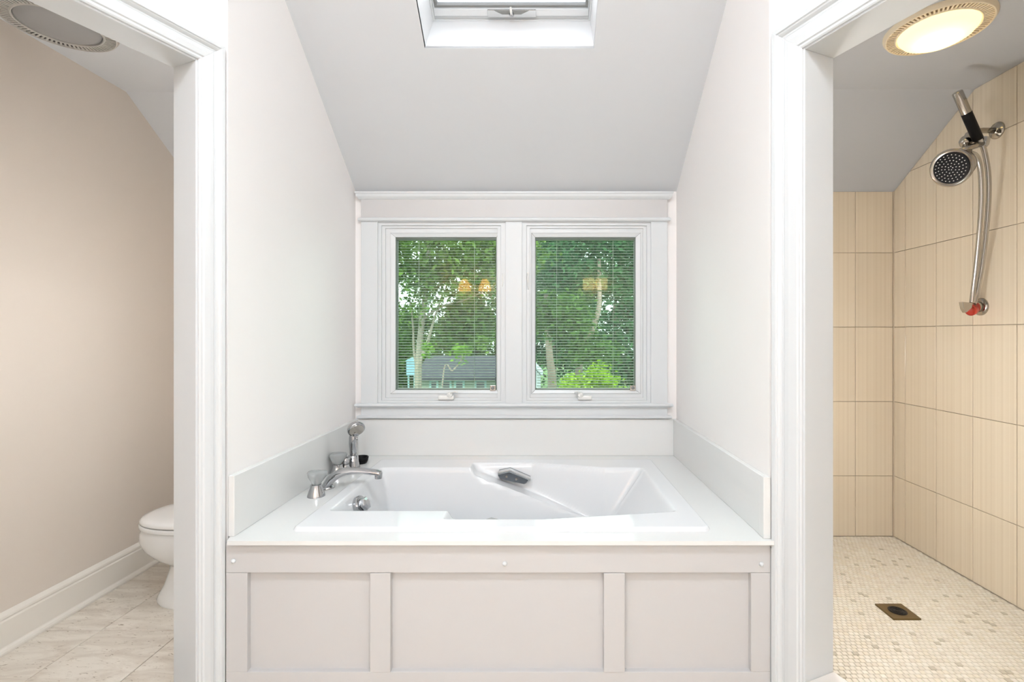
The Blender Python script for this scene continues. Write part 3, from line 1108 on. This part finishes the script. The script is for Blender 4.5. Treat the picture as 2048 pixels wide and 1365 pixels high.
hp_ = Vector((PX(706, 2.355), 2.355, ZD))
HS = empty('hand_shower', hp_, 'chrome hand shower standing upright in its deck holder', 'hand shower')
MB().lathe([(.033, 0), (.032, .004), (.027, .03), (.0235, .056), (.021, .058)], hp_, (0, 0, 1), 28).build('holder', 'chrome', HS, smooth=True, angle=45)
zt0 = ZD + .056
MB().lathe([(.012, -.01), (.012, .006), (.015, .010), (.0155, .03), (.0195, .055), (.0190, .085), (.0155, .115), (.0145, .13)], (hp_.x, hp_.y, zt0), (.02, -.02, 1), 20).build('handle', 'chrome', HS, smooth=True, angle=45)
hc = P(712, 858, 2.34)
hx = Vector((.50, -.62, -.55)).normalized()
hd = MB().lathe([(.010, -.034), (.026, -.026), (.037, -.012), (.041, .0), (.0405, .008), (.037, .011)], hc, hx, 28).build('spray_head', 'chrome', HS, smooth=True, angle=50)
MB().lathe([(.034, .0105), (.033, .0125), (.012, .0135)], hc, hx, 24).build('spray_face', 'nickel', hd, smooth=True, angle=40)
MB().tube([hc - hx * .02 - Vector((0, 0, .020)), hc - hx * .012 - Vector((0, 0, .045))], [.017, .015], 16).build('neck', 'chrome', hd, smooth=True)
MB().tube([hc + hx * .008 - Vector((0, 0, .036)), hc + hx * .008 - Vector((-.004, 0, .050))], [.004, .003], 8).build('spray_lever', 'chrome', hd, smooth=True)

kd = Vector((PX(722, 2.43), 2.43, ZD))
SD = empty('soap_dish', kd, 'small round black dish behind the hand shower on the tub deck', 'dish')
MB().lathe([(.026, 0), (.030, .006), (.0335, .014), (.030, .0145), (.034, .018), (.036, .030), (.034, .033), (.031, .030), (.028, .018), (.004, .016)], kd, (0, 0, 1), 28).build('bowl', 'black_rubber', SD, smooth=True, angle=40)

# ================================================================== TOILET
TC = Vector((-1.11, 2.285, 0))
TO = empty('toilet', (-1.55, TC.y, 0), 'white porcelain toilet seen half behind the left door jamb', 'toilet')


def egg(xf, xb, hw, z, n=40, pw=2.3):
    """plan outline: rounded front at xf (toward -X), blunter back at xb"""
    xm = xf + hw * 1.35
    pts = []
    for k in range(n):
        a = 2 * math.pi * k / n
        c_, s_ = math.cos(a), math.sin(a)
        y = hw * math.copysign(abs(s_) ** (2 / pw), s_)
        if c_ < 0:
            x = xm + (xm - xf) * -abs(c_) ** (2 / 2.05)
        else:
            x = xm + (xb - xm) * abs(c_) ** (2 / 4.0)
        pts.append((x, TC.y + y, z))
    return pts


sec = [(0, -1.752, -1.19, .140), (.012, -1.757, -1.19, .143), (.03, -1.748, -1.19, .132), (.07, -1.728, -1.2, .112), (.12, -1.712, -1.2, .100),
       (.155, -1.704, -1.2, .098), (.172, -1.712, -1.2, .114), (.188, -1.735, -1.2, .138), (.212, -1.772, -1.2, .158), (.245, -1.808, -1.2, .172),
       (.285, -1.826, -1.2, .180), (.318, -1.822, -1.2, .179), (.336, -1.812, -1.2, .176), (.340, -1.806, -1.2, .172)]
MB().loft([egg(a, b, w, z) for z, a, b, w in sec]).build('bowl', 'porcelain', TO, smooth=True, angle=60)
st = [(.341, -1.815, -1.32, .178), (.343, -1.824, -1.32, .184), (.356, -1.826, -1.32, .186), (.361, -1.822, -1.32, .183)]
MB().loft([egg(a, b, w, z) for z, a, b, w in st]).build('seat', 'porcelain', TO, smooth=True, angle=50)
ld = [(.3645, -1.812, -1.31, .175), (.366, -1.822, -1.31, .183), (.374, -1.822, -1.31, .184), (.383, -1.812, -1.31, .177), (.389, -1.79, -1.32, .160), (.393, -1.74, -1.34, .12), (.394, -1.66, -1.38, .06)]
MB().loft([egg(a, b, w, z) for z, a, b, w in ld]).build('lid', 'porcelain', TO, smooth=True, angle=60)
tk = MB().box(-1.30, -1.115, TC.y - .23, TC.y + .23, .36, .72).build('tank', 'porcelain', TO, bevel=.03, seg=4)
MB().box(-1.312, -1.113, TC.y - .24, TC.y + .24, .72, .755).build('tank_lid', 'porcelain', TO, bevel=.012, seg=3)
MB().tube([(-1.30, TC.y - .17, .66), (-1.325, TC.y - .17, .66), (-1.328, TC.y - .10, .652)], [.008, .008, .006], 10).build('flush_lever', 'chrome', tk, smooth=True)


# ================================================================== CEILING FAN AND FAN LIGHT
def louvre_ring(t, c, ri, ro, n, slat_m, dark_m):
    """flat ring with n radial slots: two rims and the bars between them"""
    MB().lathe([(ro + .012, 0), (ro + .012, -.006), (ro + .004, -.018), (ro, -.019), (ro - .002, -.012), (ro - .002, 0)], c, (0, 0, 1), 72).build('outer_rim', slat_m, t, smooth=True, angle=35)
    MB().lathe([(ri + .003, 0), (ri + .003, -.016), (ri - .001, -.020), (ri - .005, -.018), (ri - .006, 0)], c, (0, 0, 1), 72).build('inner_rim', slat_m, t, smooth=True, angle=35)
    MB().lathe([(ri, -.0125), (ro, -.0125)], c, (0, 0, 1), 48, False, False).build('slot_shade', dark_m, t)  # dark sheet that paints the shade inside the slots
    w = 2 * math.pi * (ri + ro) / 2 / n * .23
    me = None
    for k in range(n):
        a = 2 * math.pi * (k + .5) / n
        if me is None:
            o = MB().loft([[(ri, -w, -.012), (ri, w, -.012), (ri, w, -.0165), (ri, -w, -.0165)],
                           [(ro, -w, -.012), (ro, w, -.012), (ro, w, -.0165), (ro, -w, -.0165)]]).build('louvre', slat_m, t, center=False)
            me = o
        else:
            o = me.copy()
            COL.objects.link(o)
        o.location = c
        o.rotation_euler = (0, 0, a)


vc = Vector((-1.84, 1.875, ZF))
VE = empty('ceiling_vent', vc, 'round ceiling vent with radial slots in the toilet room, unlit', 'vent')
louvre_ring(VE, vc, .130, .164, 72, 'vent_plastic', 'vent_slot_shade')
MB().lathe([(.126, -.006), (.120, -.016), (.095, -.026), (.05, -.032), (.001, -.034)], vc, (0, 0, 1), 48).build('centre_dome', 'vent_centre', VE, smooth=True)

lc_ = Vector((1.525, 1.90, ZF))
CLT = empty('ceiling_light', lc_, 'round lit fan light with a slotted cream ring above the shower', 'ceiling light')
louvre_ring(CLT, lc_, .134, .164, 72, 'lamp_ring_plastic', 'lamp_slot_shade')
MB().lathe([(.128, -.012), (.126, -.022), (.112, -.040), (.085, -.054), (.05, -.062), (.001, -.065)], lc_, (0, 0, 1), 48, False, True).build('glass_dome', 'opal_shade', CLT, smooth=True)
bl = bpy.data.lights.new('bulb', 'POINT')
bl.energy = 1.4
bl.color = (1.0, 0.84, 0.55)
bl.shadow_soft_size = .022
bo = bpy.data.objects.new('bulb', bl)
bo.location = lc_ + Vector((.0, .0, -.030))
COL.objects.link(bo)
adopt(bo, CLT)

# ================================================================== SHOWER FITTINGS
SH = empty('wall_shower', (2.09, 2.262, 2.139), 'chrome shower head with black face on a wall arm', 'shower head')
MB().lathe([(.038, 0), (.038, .004), (.034, .010), (.022, .014), (.016, .020)], (2.09, 2.262, 2.139), (-1, 0, 0), 32).build('flange', 'nickel', SH, smooth=True, angle=40)
MB().tube([(2.085, 2.262, 2.139), (2.02, 2.260, 2.138), (1.975, 2.257, 2.130), (1.945, 2.252, 2.115), (1.930, 2.246, 2.092)], .0125, 16).build('arm', 'nickel', SH, smooth=True)
MB().lathe([(.012, -.024), (.022, -.016), (.026, 0), (.022, .016), (.012, .024)], (1.926, 2.240, 2.080), (-.4, -.3, -1), 20).build('swivel_ball', 'nickel', SH, smooth=True)
# bracket bar that carries the wand
br = MB().tube([P(1922, 302, 2.18), P(1940, 295, 2.19), P(1966, 287, 2.20)], [.017, .018, .016], 12, .75).build('bracket', 'nickel', SH, smooth=True)
MB().lathe([(.016, -.02), (.020, -.012), (.020, .012), (.016, .02)], P(1968, 284, 2.20), (.15, -.1, 1), 16).build('wand_cradle', 'chrome', br, smooth=True, angle=40)
hcn = P(1903, 336, 2.10)
ax = Vector((-.85, -.42, -.33)).normalized()
sh = MB().lathe([(.024, -.105), (.040, -.098), (.058, -.080), (.064, -.050), (.068, -.020), (.078, -.006), (.0795, .004), (.074, .008), (.068, .004)], hcn, ax, 40, True, True).build('head_body', 'nickel', SH, smooth=True, angle=40)
MB().lathe([(.066, .0035), (.064, .0065), (.03, .0075), (.001, .008)], hcn, ax, 40).build('face_plate', 'black_rubber', sh, smooth=True, angle=40)
tu = ax.cross(Vector((0, 0, 1))).normalized()
tv = ax.cross(tu)
noz = MB()
for r, nn in ((.008, 5), (.020, 10), (.032, 16), (.044, 20), (.055, 24)):
    for k in range(nn):
        a = 2 * math.pi * (k + .3 * nn % 1) / nn
        noz.lathe([(.0021, .005), (.0017, .0105)], hcn + (tu * math.cos(a) + tv * math.sin(a)) * r, ax, 6)
noz.build('nozzles', 'plastic_white', sh, kind='stuff')
MB().tube([hcn - ax * .098, hcn - ax * .125 + Vector((.005, 0, .02)), Vector((1.928, 2.236, 2.06))], [.020, .019, .018], 14).build('neck', 'nickel', SH, smooth=True)

WD = empty('shower_wand', P(1955, 278, 2.195), 'slim stick hand shower with black grip resting in the bracket', 'hand shower')
wt, wb = P(1914, 184, 2.15), P(1957, 281, 2.195)
wv = (wb - wt)
wa = wv.normalized()
wl = wv.length
MB().lathe([(.017, 0), (.0195, .003), (.0195, wl * .44)], wt, wa, 24).build('barrel', 'nickel', WD, smooth=True, angle=40)
MB().lathe([(.0205, wl * .43), (.0205, wl * .97), (.0185, wl * .985)], wt, wa, 24).build('grip', 'black_rubber', WD, smooth=True, angle=40)
MB().lathe([(.016, wl * .98), (.015, wl * 1.06), (.010, wl * 1.10)], wt, wa, 20).build('connector', 'chrome', WD, smooth=True, angle=40)


def spline(pts, n=10):
    pts = [Vector(p) for p in pts]
    q = [pts[0] * 2 - pts[1]] + pts + [pts[-1] * 2 - pts[-2]]
    out = []
    for i in range(1, len(q) - 2):
        for k in range(n):
            t = k / n
            a, b, c, d = q[i - 1], q[i], q[i + 1], q[i + 2]
            out.append(.5 * ((2 * b) + (c - a) * t + (2 * a - 5 * b + 4 * c - d) * t * t + (3 * b - a - 3 * c + d) * t ** 3))
    out.append(pts[-1])
    return out


SPL = empty('shower_hose', (2.09, 2.347, 1.333), 'pair of steel shower hoses hanging down the tiled wall', 'hose')
MB().tube(spline([P(1960, 284, 2.20), P(1968, 300, 2.20), P(1976, 345, 2.21), P(1977, 400, 2.23), P(1972, 465, 2.26), P(1964, 530, 2.295), P(1955, 580, 2.32), P(1949, 608, 2.325)]), .0105, 14).build('hose', 'hose_steel', SPL, smooth=True)
MB().tube(spline([P(1935, 306, 2.17), P(1952, 312, 2.18), P(1961, 340, 2.195), P(1963, 400, 2.215), P(1959, 465, 2.245), P(1953, 530, 2.28), P(1947, 580, 2.305), P(1944, 606, 2.31)]), .0105, 14).build('hose', 'hose_steel', SPL, smooth=True)

VL = empty('shower_valve', (2.09, 2.347, 1.333), 'chrome wall outlet with a lever and a painted red reflection at the hose foot', 'valve')
vf = Vector((XSR, PX(0, 0) * 0 + 2.347, PZ(614, 2.347)))
MB().lathe([(.042, 0), (.042, .004), (.037, .010), (.026, .013)], vf, (-1, 0, 0), 36).build('flange', 'nickel', VL, smooth=True, angle=40)
MB().lathe([(.026, .010), (.024, .030), (.022, .055)], vf, (-1, -.12, -.05), 24).build('body', 'nickel', VL, smooth=True, angle=40)
MB().lathe([(.0235, .030), (.027, .033), (.027, .044), (.0235, .047)], vf, (-1, -.12, -.10), 24).build('ring', 'red_reflection', VL, smooth=True, angle=40)
cup = MB().lathe([(.020, .050), (.026, .058), (.027, .074), (.023, .078), (.019, .070), (.002, .062)], vf, (-1, -.30, -.25), 24).build('cap', 'red_reflection', VL, smooth=True, angle=40)
lv = [P(1925, 604, 2.30), P(1946, 606, 2.30), P(1944, 616, 2.30), P(1933, 626, 2.30), P(1928, 618, 2.30)]
MB().prism(lv, (.0, .022, 0)).build('lever', 'nickel', VL, bevel=.002)

DR = empty('floor_drain', (DRX, DRY, 0), 'square bronze drain set in the mosaic shower floor', 'drain')
MB().box(DRX - DRS, DRX + DRS, DRY - DRS, DRY + DRS, -.006, .0025).build('plate', 'bronze', DR, bevel=.001)
MB().lathe([(.036, .0026), (.036, .0032)], (DRX, DRY, 0), (0, 0, 1), 28).build('grate', 'grate_black', DR)
for r in (.010, .020, .030):
    MB().lathe([(r - .0022, .0032), (r - .0022, .0050), (r + .0022, .0050), (r + .0022, .0032)], (DRX, DRY, 0), (0, 0, 1), 28, False, False).build('grate_ring', 'grate_black', DR)

# ================================================================== ADDED FILL LAMPS OUT OF VIEW, AND THE REFLECTED VANITY LIGHTS
def fill_lamp(x, y, z, r, lab, glass='fill_opal'):  # ceiling lamp added out of view to brighten the main room
    c = Vector((x, y, z))
    L_ = empty('fill_ceiling_lamp', c, lab, 'ceiling light', 'added fill lamps outside the picture')
    k = r / .20
    MB().lathe([(.20 * k, 0), (.20 * k, -.02), (.19 * k, -.03)], c, (0, 0, 1), 40).build('base', 'plastic_white', L_, smooth=True, angle=40)
    MB().lathe([(.19 * k, -.03), (.175 * k, -.055), (.13 * k, -.085), (.07 * k, -.10), (.001, -.105)], c, (0, 0, 1), 40, False, True).build('glass', glass, L_, smooth=True)


fill_lamp(-.42, .22, ZC, .20, 'added unseen ceiling lamp filling the main room on the toilet side')
fill_lamp(.17, .22, ZC, .20, 'added unseen ceiling lamp filling the main room on the shower side')
fill_lamp(-.10, -1.6, ZC, .20, 'added unseen ceiling lamp by the vanity wall')


def fill_globe(wx, sx, y, z, r, lab, glass='toilet_fill_opal'):  # globe added behind a partition, out of sight, to brighten the side room
    c = Vector((wx + sx * (.06 + r), y, z))
    t = empty('fill_globe', (wx, y, z), lab, 'wall light', 'added fill globes hidden on the partition walls')
    MB().lathe([(.055, 0), (.055, .012), (.035, .02), (.02, .06)], (wx, y, z), (sx, 0, 0), 28).build('base', 'sconce_metal', t, smooth=True, angle=40)
    MB().lathe([(r * math.sin(math.pi * k / 10), -r * math.cos(math.pi * k / 10)) for k in range(11)], c, (0, 0, 1), 20).build('globe', glass, t, smooth=True)


fill_globe(XL - .124, -1, 1.96, 1.32, .08, 'added fill globe hidden on the partition in the toilet room')
fill_globe(XR + .12, 1, 1.95, 1.05, .08, 'added fill globe hidden on the partition in the shower', 'shower_fill_opal')

GL = empty('vanity_light', (-.42, -2.6, 2.0), 'added fill light with two white opal globes, unseen behind the camera', 'wall light')  # added as frontal fill, set where no window pane mirrors it
MB().box(-.66, -.18, -2.6, -2.57, 1.99, 2.05).build('back_plate', 'sconce_metal', GL, bevel=.006)
for x in (-.56, -.28):
    MB().lathe([(.1 * math.sin(math.pi * k / 12), -.1 * math.cos(math.pi * k / 12)) for k in range(13)], (x, -2.42, 2.02), (0, 0, 1), 28).build('globe', 'globe_fill_opal', GL, smooth=True)
    MB().tube([(x, -2.575, 2.02), (x, -2.52, 2.02)], .014, 10).build('arm', 'sconce_metal', GL, smooth=True)

VLt = empty('vanity_light', (-1.05, -2.6, 1.95), 'vanity light with two amber glass shades, seen reflected in the left window', 'wall light')
MB().box(-1.30, -.80, -2.6, -2.57, 1.99, 2.05).build('back_plate', 'sconce_metal', VLt, bevel=.006)
for x in (-1.22, -.90):
    s_ = MB().lathe([(.03, .12), (.05, .10), (.085, .02), (.10, -.06), (.098, -.065)], (x, -2.46, 1.95), (0, 0, 1), 28).build('shade', 'amber_shade', VLt, smooth=True)
    MB().tube([(x, -2.575, 2.02), (x, -2.50, 2.06), (x, -2.46, 2.06)], .012, 10).build('arm', 'sconce_metal', VLt, smooth=True)
VL2 = empty('vanity_light', (.83, -2.6, 1.98), 'rectangular cream glass vanity light, seen reflected in the right window', 'wall light')
MB().box(.62, 1.04, -2.6, -2.57, 1.92, 2.08).build('back_plate', 'sconce_metal', VL2, bevel=.006)
for x in (.73, .93):
    MB().box(x - .09, x + .09, -2.57, -2.48, 1.91, 2.09).build('shade', 'cream_shade', VL2, bevel=.015, seg=3)

# ================================================================== OUTSIDE
ZG = -3.2
g = MB()
n_ = 24
for i in range(n_ + 1):
    for j in range(n_ + 1):
        x, y = -45 + 90 * i / n_, 3.2 + 90 * j / n_
        g.v.append((x, y, ZG + .15 * math.sin(x * .3) * math.cos(y * .21)))
for i in range(n_):
    for j in range(n_):
        a = i * (n_ + 1) + j
        g.f.append((a, a + n_ + 1, a + n_ + 2, a + 1))
struct(g.build('ground', 'grass', smooth=True), 'lawn behind the house seen through the windows', 'lawn')


def leaves(centers, n_per, spread, size, name, material, parent):
    C = np.asarray(centers, float)
    idx = np.repeat(np.arange(len(C)), n_per)
    n = len(idx)
    sp_ = np.asarray(spread, float)
    pos = C[idx] + rng.normal(0, 1, (n, 3)) * sp_
    nrm = rng.normal(0, 1, (n, 3)) + np.array([0, -.3, .7])
    nrm /= np.linalg.norm(nrm, axis=1, keepdims=True)
    t = np.cross(nrm, rng.normal(0, 1, (n, 3)))
    t /= np.linalg.norm(t, axis=1, keepdims=True) + 1e-9
    b = np.cross(nrm, t)
    s = size * rng.uniform(.6, 1.3, (n, 1))
    v = np.stack([pos - t * s, pos + b * s * .45 + nrm * s * .1, pos + t * s, pos - b * s * .45 + nrm * s * .1], 1).reshape(-1, 3)
    me = bpy.data.meshes.new(name)
    me.vertices.add(n * 4)
    me.loops.add(n * 4)
    me.polygons.add(n)
    c0 = v.mean(0)
    me.vertices.foreach_set('co', (v - c0).astype(np.float32).ravel())
    me.loops.foreach_set('vertex_index', np.arange(n * 4, dtype=np.int32))
    me.polygons.foreach_set('loop_start', np.arange(0, n * 4, 4, dtype=np.int32))
    me.polygons.foreach_set('loop_total', np.full(n, 4, dtype=np.int32))
    me.update()
    return link(name, me, material, parent, Vector(c0), kind='stuff')


def ell(c, r, n, shell=.55):
    d = rng.normal(0, 1, (n, 3))
    d /= np.linalg.norm(d, axis=1, keepdims=True)
    rr = rng.uniform(shell, 1, (n, 1))
    return np.asarray(c) + d * rr * np.asarray(r)


def tree(loc, crown_c, crown_r, ncl, npl, spread, size, leafm, trunk, tr, barkm, label, group='trees beyond the windows', branches=()):
    t = empty('tree', loc, label, 'tree', group)
    MB().tube(spline(trunk, 6), [tr * (1 - .55 * k / (6 * (len(trunk) - 1))) for k in range(6 * (len(trunk) - 1) + 1)], 10).build('trunk', barkm, t, smooth=True)
    for b, r0 in branches:
        pb = spline(b, 6)
        MB().tube(pb, [r0 * (1 - .7 * k / (len(pb) - 1)) for k in range(len(pb))], 8).build('branch', barkm, t, smooth=True)
    leaves(ell(crown_c, crown_r, ncl), npl, spread, size, 'foliage', leafm, t)
    return t


# background row
for (x, y, zc, rx, rz, leafm, lab) in (
        (-11.5, 33, -.2, 3.4, 2.9, 'leaf_mid', 'round mid green tree at the far left of the garden'),
        (-7.2, 35, -.2, 3.2, 2.6, 'leaf_olive', 'low olive green tree rising behind the dark roof'),
        (-3.2, 33, 2.2, 3.0, 5.2, 'leaf_mid', 'tall mid green tree behind the right end of the dark roof'),
        (.6, 31, 3.2, 3.0, 6.2, 'leaf_blue', 'tall bluish green tree behind the small white shed'),
        (4.4, 30, 3.2, 3.0, 6.4, 'leaf_blue', 'tall bluish green tree behind the curved trunk'),
        (8.2, 31, 3.0, 3.2, 6.2, 'leaf_mid', 'tall green tree at the far right of the garden')):
    tree((x, y, ZG), (x, y, zc), (rx, 2.2, rz), 150, 75, (.42, .42, .30), .17, leafm,
         [(x, y, ZG), (x + .1, y, ZG + 2), (x, y, zc)], .22, 'bark_brown', lab)

# near tree in the left window: pale forked trunk
Y1 = 10.5
tA = tree((PX(836, Y1), Y1, ZG), P(880, 500, Y1), (2.1, 1.4, .62), 90, 85, (.26, .30, .15), .075, 'leaf_olive',
          [Vector((PX(834, Y1), Y1, ZG)), P(836, 780, Y1), P(838, 715, Y1), P(843, 650, Y1), P(852, 580, Y1), P(858, 500, Y1), P(862, 430, Y1)], .085, 'bark_pale',
          'slender tree with a pale forked trunk in the left window', branches=(
              ([P(837, 730, Y1), P(855, 685, Y1 - .1), P(868, 640, Y1 - .2), P(885, 590, Y1 - .3)], .045),
              ([P(836, 745, Y1), P(828, 700, Y1 + .1), P(826, 650, Y1 + .1), P(818, 590, Y1 + .2)], .04),
              ([P(846, 640, Y1), P(880, 615, Y1), P(930, 600, Y1), P(985, 575, Y1)], .03)))
leaves(ell(P(935, 650, 11.2), (.75, .5, .45), 34), 70, (.22, .25, .13), .07, 'foliage', 'leaf_mid', tA)
leaves(ell(P(820, 655, 11.4), (.40, .4, .40), 16), 60, (.18, .22, .14), .07, 'foliage', 'leaf_mid', tA)

leaves(ell(P(880, 560, 9.9), (1.2, .3, .30), 26), 40, (.20, .20, .12), .06, 'foliage', 'leaf_mid', tA)
leaves(ell(P(840, 610, 9.8), (.5, .2, .35), 14), 26, (.16, .16, .14), .055, 'foliage', 'leaf_olive', tA)

# right window tree with a curved leaning trunk
Y2 = 12.5
tB = tree((PX(1150, Y2), Y2, ZG), P(1180, 520, Y2 + 1.2), (2.2, 1.0, 1.35), 95, 85, (.28, .30, .18), .085, 'leaf_blue',
          [Vector((PX(1140, Y2), Y2, ZG)), P(1160, 715, Y2), P(1172, 688, Y2), P(1186, 655, Y2), P(1197, 620, Y2), P(1199, 585, Y2 + .2), P(1198, 520, Y2 + 1.2)], .105, 'bark_brown',
          'leafy tree with a curved leaning trunk in the right window')
leaves(ell(P(1130, 640, 11.6), (.70, .4, .55), 30), 70, (.22, .22, .15), .075, 'foliage', 'leaf_mid', tB)
leaves(ell(P(1185, 705, 11.5), (.50, .4, .22), 16), 60, (.20, .22, .13), .075, 'foliage', 'leaf_mid', tB)
# dark trunk near the shed
Y3 = 15.0
tree((PX(1100, Y3), Y3, ZG), P(1085, 560, Y3 + 1.5), (1.6, 1.0, 1.4), 60, 70, (.3, .3, .2), .10, 'leaf_blue',
     [Vector((PX(1104, Y3), Y3, ZG)), P(1104, 770, Y3), P(1100, 720, Y3), P(1095, 660, Y3), P(1092, 590, Y3)], .16, 'bark_brown',
     'dark trunked tree standing beside the small white shed')

BU = empty('shrub', (PX(1185, 9.5), 9.5, ZG), 'bright lime green shrub at the bottom of the right window', 'shrub')
for q in range(4):
    MB().tube([(PX(1185, 9.5) + .1 * q - .15, 9.5, ZG), (PX(1185, 9.5) + .28 * q - .42, 9.5, -.1 - .12 * abs(q - 1.5))], [.03, .012], 8).build('stem', 'bark_brown', BU, smooth=True)
leaves(ell((PX(1182, 9.5), 9.5, PZ(775, 9.5)), (.50, .35, .42), 40, .3), 60, (.10, .10, .07), .05, 'foliage', 'leaf_bright', BU)
BU2 = empty('shrub', (PX(1130, 10.2), 10.2, ZG), 'low spreading lime green shrub beneath the leaning trunk', 'shrub')
leaves(ell((PX(1175, 10.2), 10.2, PZ(800, 10.2)), (1.1, .4, .38), 60, .3), 60, (.12, .12, .07), .05, 'foliage', 'leaf_bright', BU2)
MB().tube([(PX(1150, 10.2), 10.2, ZG), (PX(1150, 10.2), 10.2, -.5)], [.04, .015], 8).build('stem', 'bark_brown', BU2, smooth=True)
# young leafy sapling in front of the roof
Y4 = 8.6
sp_t = empty('sapling', (PX(885, Y4), Y4, ZG), 'young sapling leaning in front of the dark roof', 'sapling')
MB().tube(spline([Vector((PX(870, Y4), Y4, ZG)), P(885, 765, Y4), P(905, 742, Y4), P(922, 722, Y4), P(925, 700, Y4)], 6),   .013, 8).build('stem', 'bark_brown', sp_t, smooth=True)
leaves(ell(P(918, 706, Y4), (.22, .15, .12), 8), 22, (.06, .08, .05), .045, 'foliage', 'leaf_fresh', sp_t)
leaves(ell(P(855, 700, Y4), (.12, .1, .12), 5), 24, (.05, .06, .05), .045, 'foliage', 'leaf_fresh', sp_t)
leaves(ell(P(968, 690, Y4), (.18, .1, .12), 6), 22, (.06, .06, .05), .045, 'foliage', 'leaf_olive', sp_t)

# house with the dark roof
YH = 22.0
HO = empty('house', (PX(930, YH), YH + 2, ZG), 'grey house with a dark shingle roof in the left window', 'house')
hx0, hx1 = PX(842, YH), PX(1042, YH)
ze, zr = PZ(757, YH), PZ(716, YH + 2.4)
MB().box(hx0, hx1, YH, YH + 4.8, ZG, ze).build('wall', 'siding_grey', HO)
rf = MB().prism([(hx0 - .25, YH - .35, ze - .05), (hx0 - .25, YH + 2.4, zr), (hx0 - .25, YH + 5.15, ze - .05), (hx0 - .25, YH + 5.15, ze + .05), (hx0 - .25, YH + 2.4, zr + .12), (hx0 - .25, YH - .35, ze + .07)], (hx1 - hx0 + .5, 0, 0)).build('roof', 'roof_shingle', HO)
MB().box(hx1 - 1.3, hx1 - .85, YH + 2.2, YH + 2.6, zr - .2, zr + .35).build('chimney', 'bark_pale', rf)
MB().box(hx0 - .25, hx1 + .25, YH - .40, YH - .33, ze - .09, ze + .02).build('gutter', 'roof_shingle', rf)
for xp, wpx in ((868, 10), (893, 13), (919, 13), (961, 16), (1010, 16)):
    a, b = PX(xp - wpx / 2, YH), PX(xp + wpx / 2, YH)
    z1 = PZ(764, YH)
    w_ = MB().ring((a - .09, b + .09, z1 - 1.05, z1 + .09), (a, b, z1 - .95, z1), YH - .05, YH + .02).build('window', 'teal_trim', HO)
    MB().box(a, b, YH - .02, YH + .01, z1 - .95, z1).build('pane', 'house_glass', w_)

YW = 18.0
SW = empty('shed', (PX(1062, YW), YW + 1, ZG), 'small white gabled shed at the left edge of the right window', 'shed')
sx0, sx1, sxm = PX(1042, YW), PX(1081, YW), PX(1061, YW)
zw, zp = PZ(751, YW), PZ(728, YW)
MB().loft([[(sx0, YW, ZG), (sx1, YW, ZG), (sx1, YW, zw), (sxm, YW, zp), (sx0, YW, zw)], [(sx0, YW + 2.2, ZG), (sx1, YW + 2.2, ZG), (sx1, YW + 2.2, zw), (sxm, YW + 2.2, zp), (sx0, YW + 2.2, zw)]]).build('wall', 'siding_white', SW)
e_ = .09
MB().loft([[(sx0 - e_, YW - .1, zw - .05), (sxm, YW - .1, zp + .03), (sx1 + e_, YW - .1, zw - .05), (sx1 + e_, YW - .1, zw + .02), (sxm, YW - .1, zp + .10), (sx0 - e_, YW - .1, zw + .02)],
           [(sx0 - e_, YW + 2.3, zw - .05), (sxm, YW + 2.3, zp + .03), (sx1 + e_, YW + 2.3, zw - .05), (sx1 + e_, YW + 2.3, zw + .02), (sxm, YW + 2.3, zp + .10), (sx0 - e_, YW + 2.3, zw + .02)]]).build('roof', 'siding_white', SW)
for k in range(8):
    z = zw - .12 - .13 * k
    MB().box(sx0 - .006, sx1 + .006, YW - .012, YW + .01, z, z + .115).build('siding_board', 'siding_white', SW)

YBH = 13.0
BH = empty('birdhouse', (PX(821, YBH), YBH, ZG), 'pale blue birdhouse on posts beside the forked trunk', 'birdhouse')
bx0, bx1, bxm = PX(812.5, YBH), PX(829, YBH), PX(821, YBH)
MB().box(bx0, bx1, YBH, YBH + .2, PZ(752, YBH), PZ(722, YBH)).build('box', 'birdhouse_blue', BH, bevel=.005)
MB().loft([[(bx0 - .025, YBH - .04, PZ(723, YBH)), (bx1 + .025, YBH - .04, PZ(723, YBH)), (bxm, YBH - .04, PZ(716, YBH))],
           [(bx0 - .025, YBH + .24, PZ(723, YBH)), (bx1 + .025, YBH + .24, PZ(723, YBH)), (bxm, YBH + .24, PZ(716, YBH))]]).build('roof', 'birdhouse_blue', BH)
for x in (bx0 + .02, bx1 - .04):
    MB().box(x, x + .04, YBH + .06, YBH + .10, ZG, PZ(752, YBH)).build('post', 'teal_trim', BH)
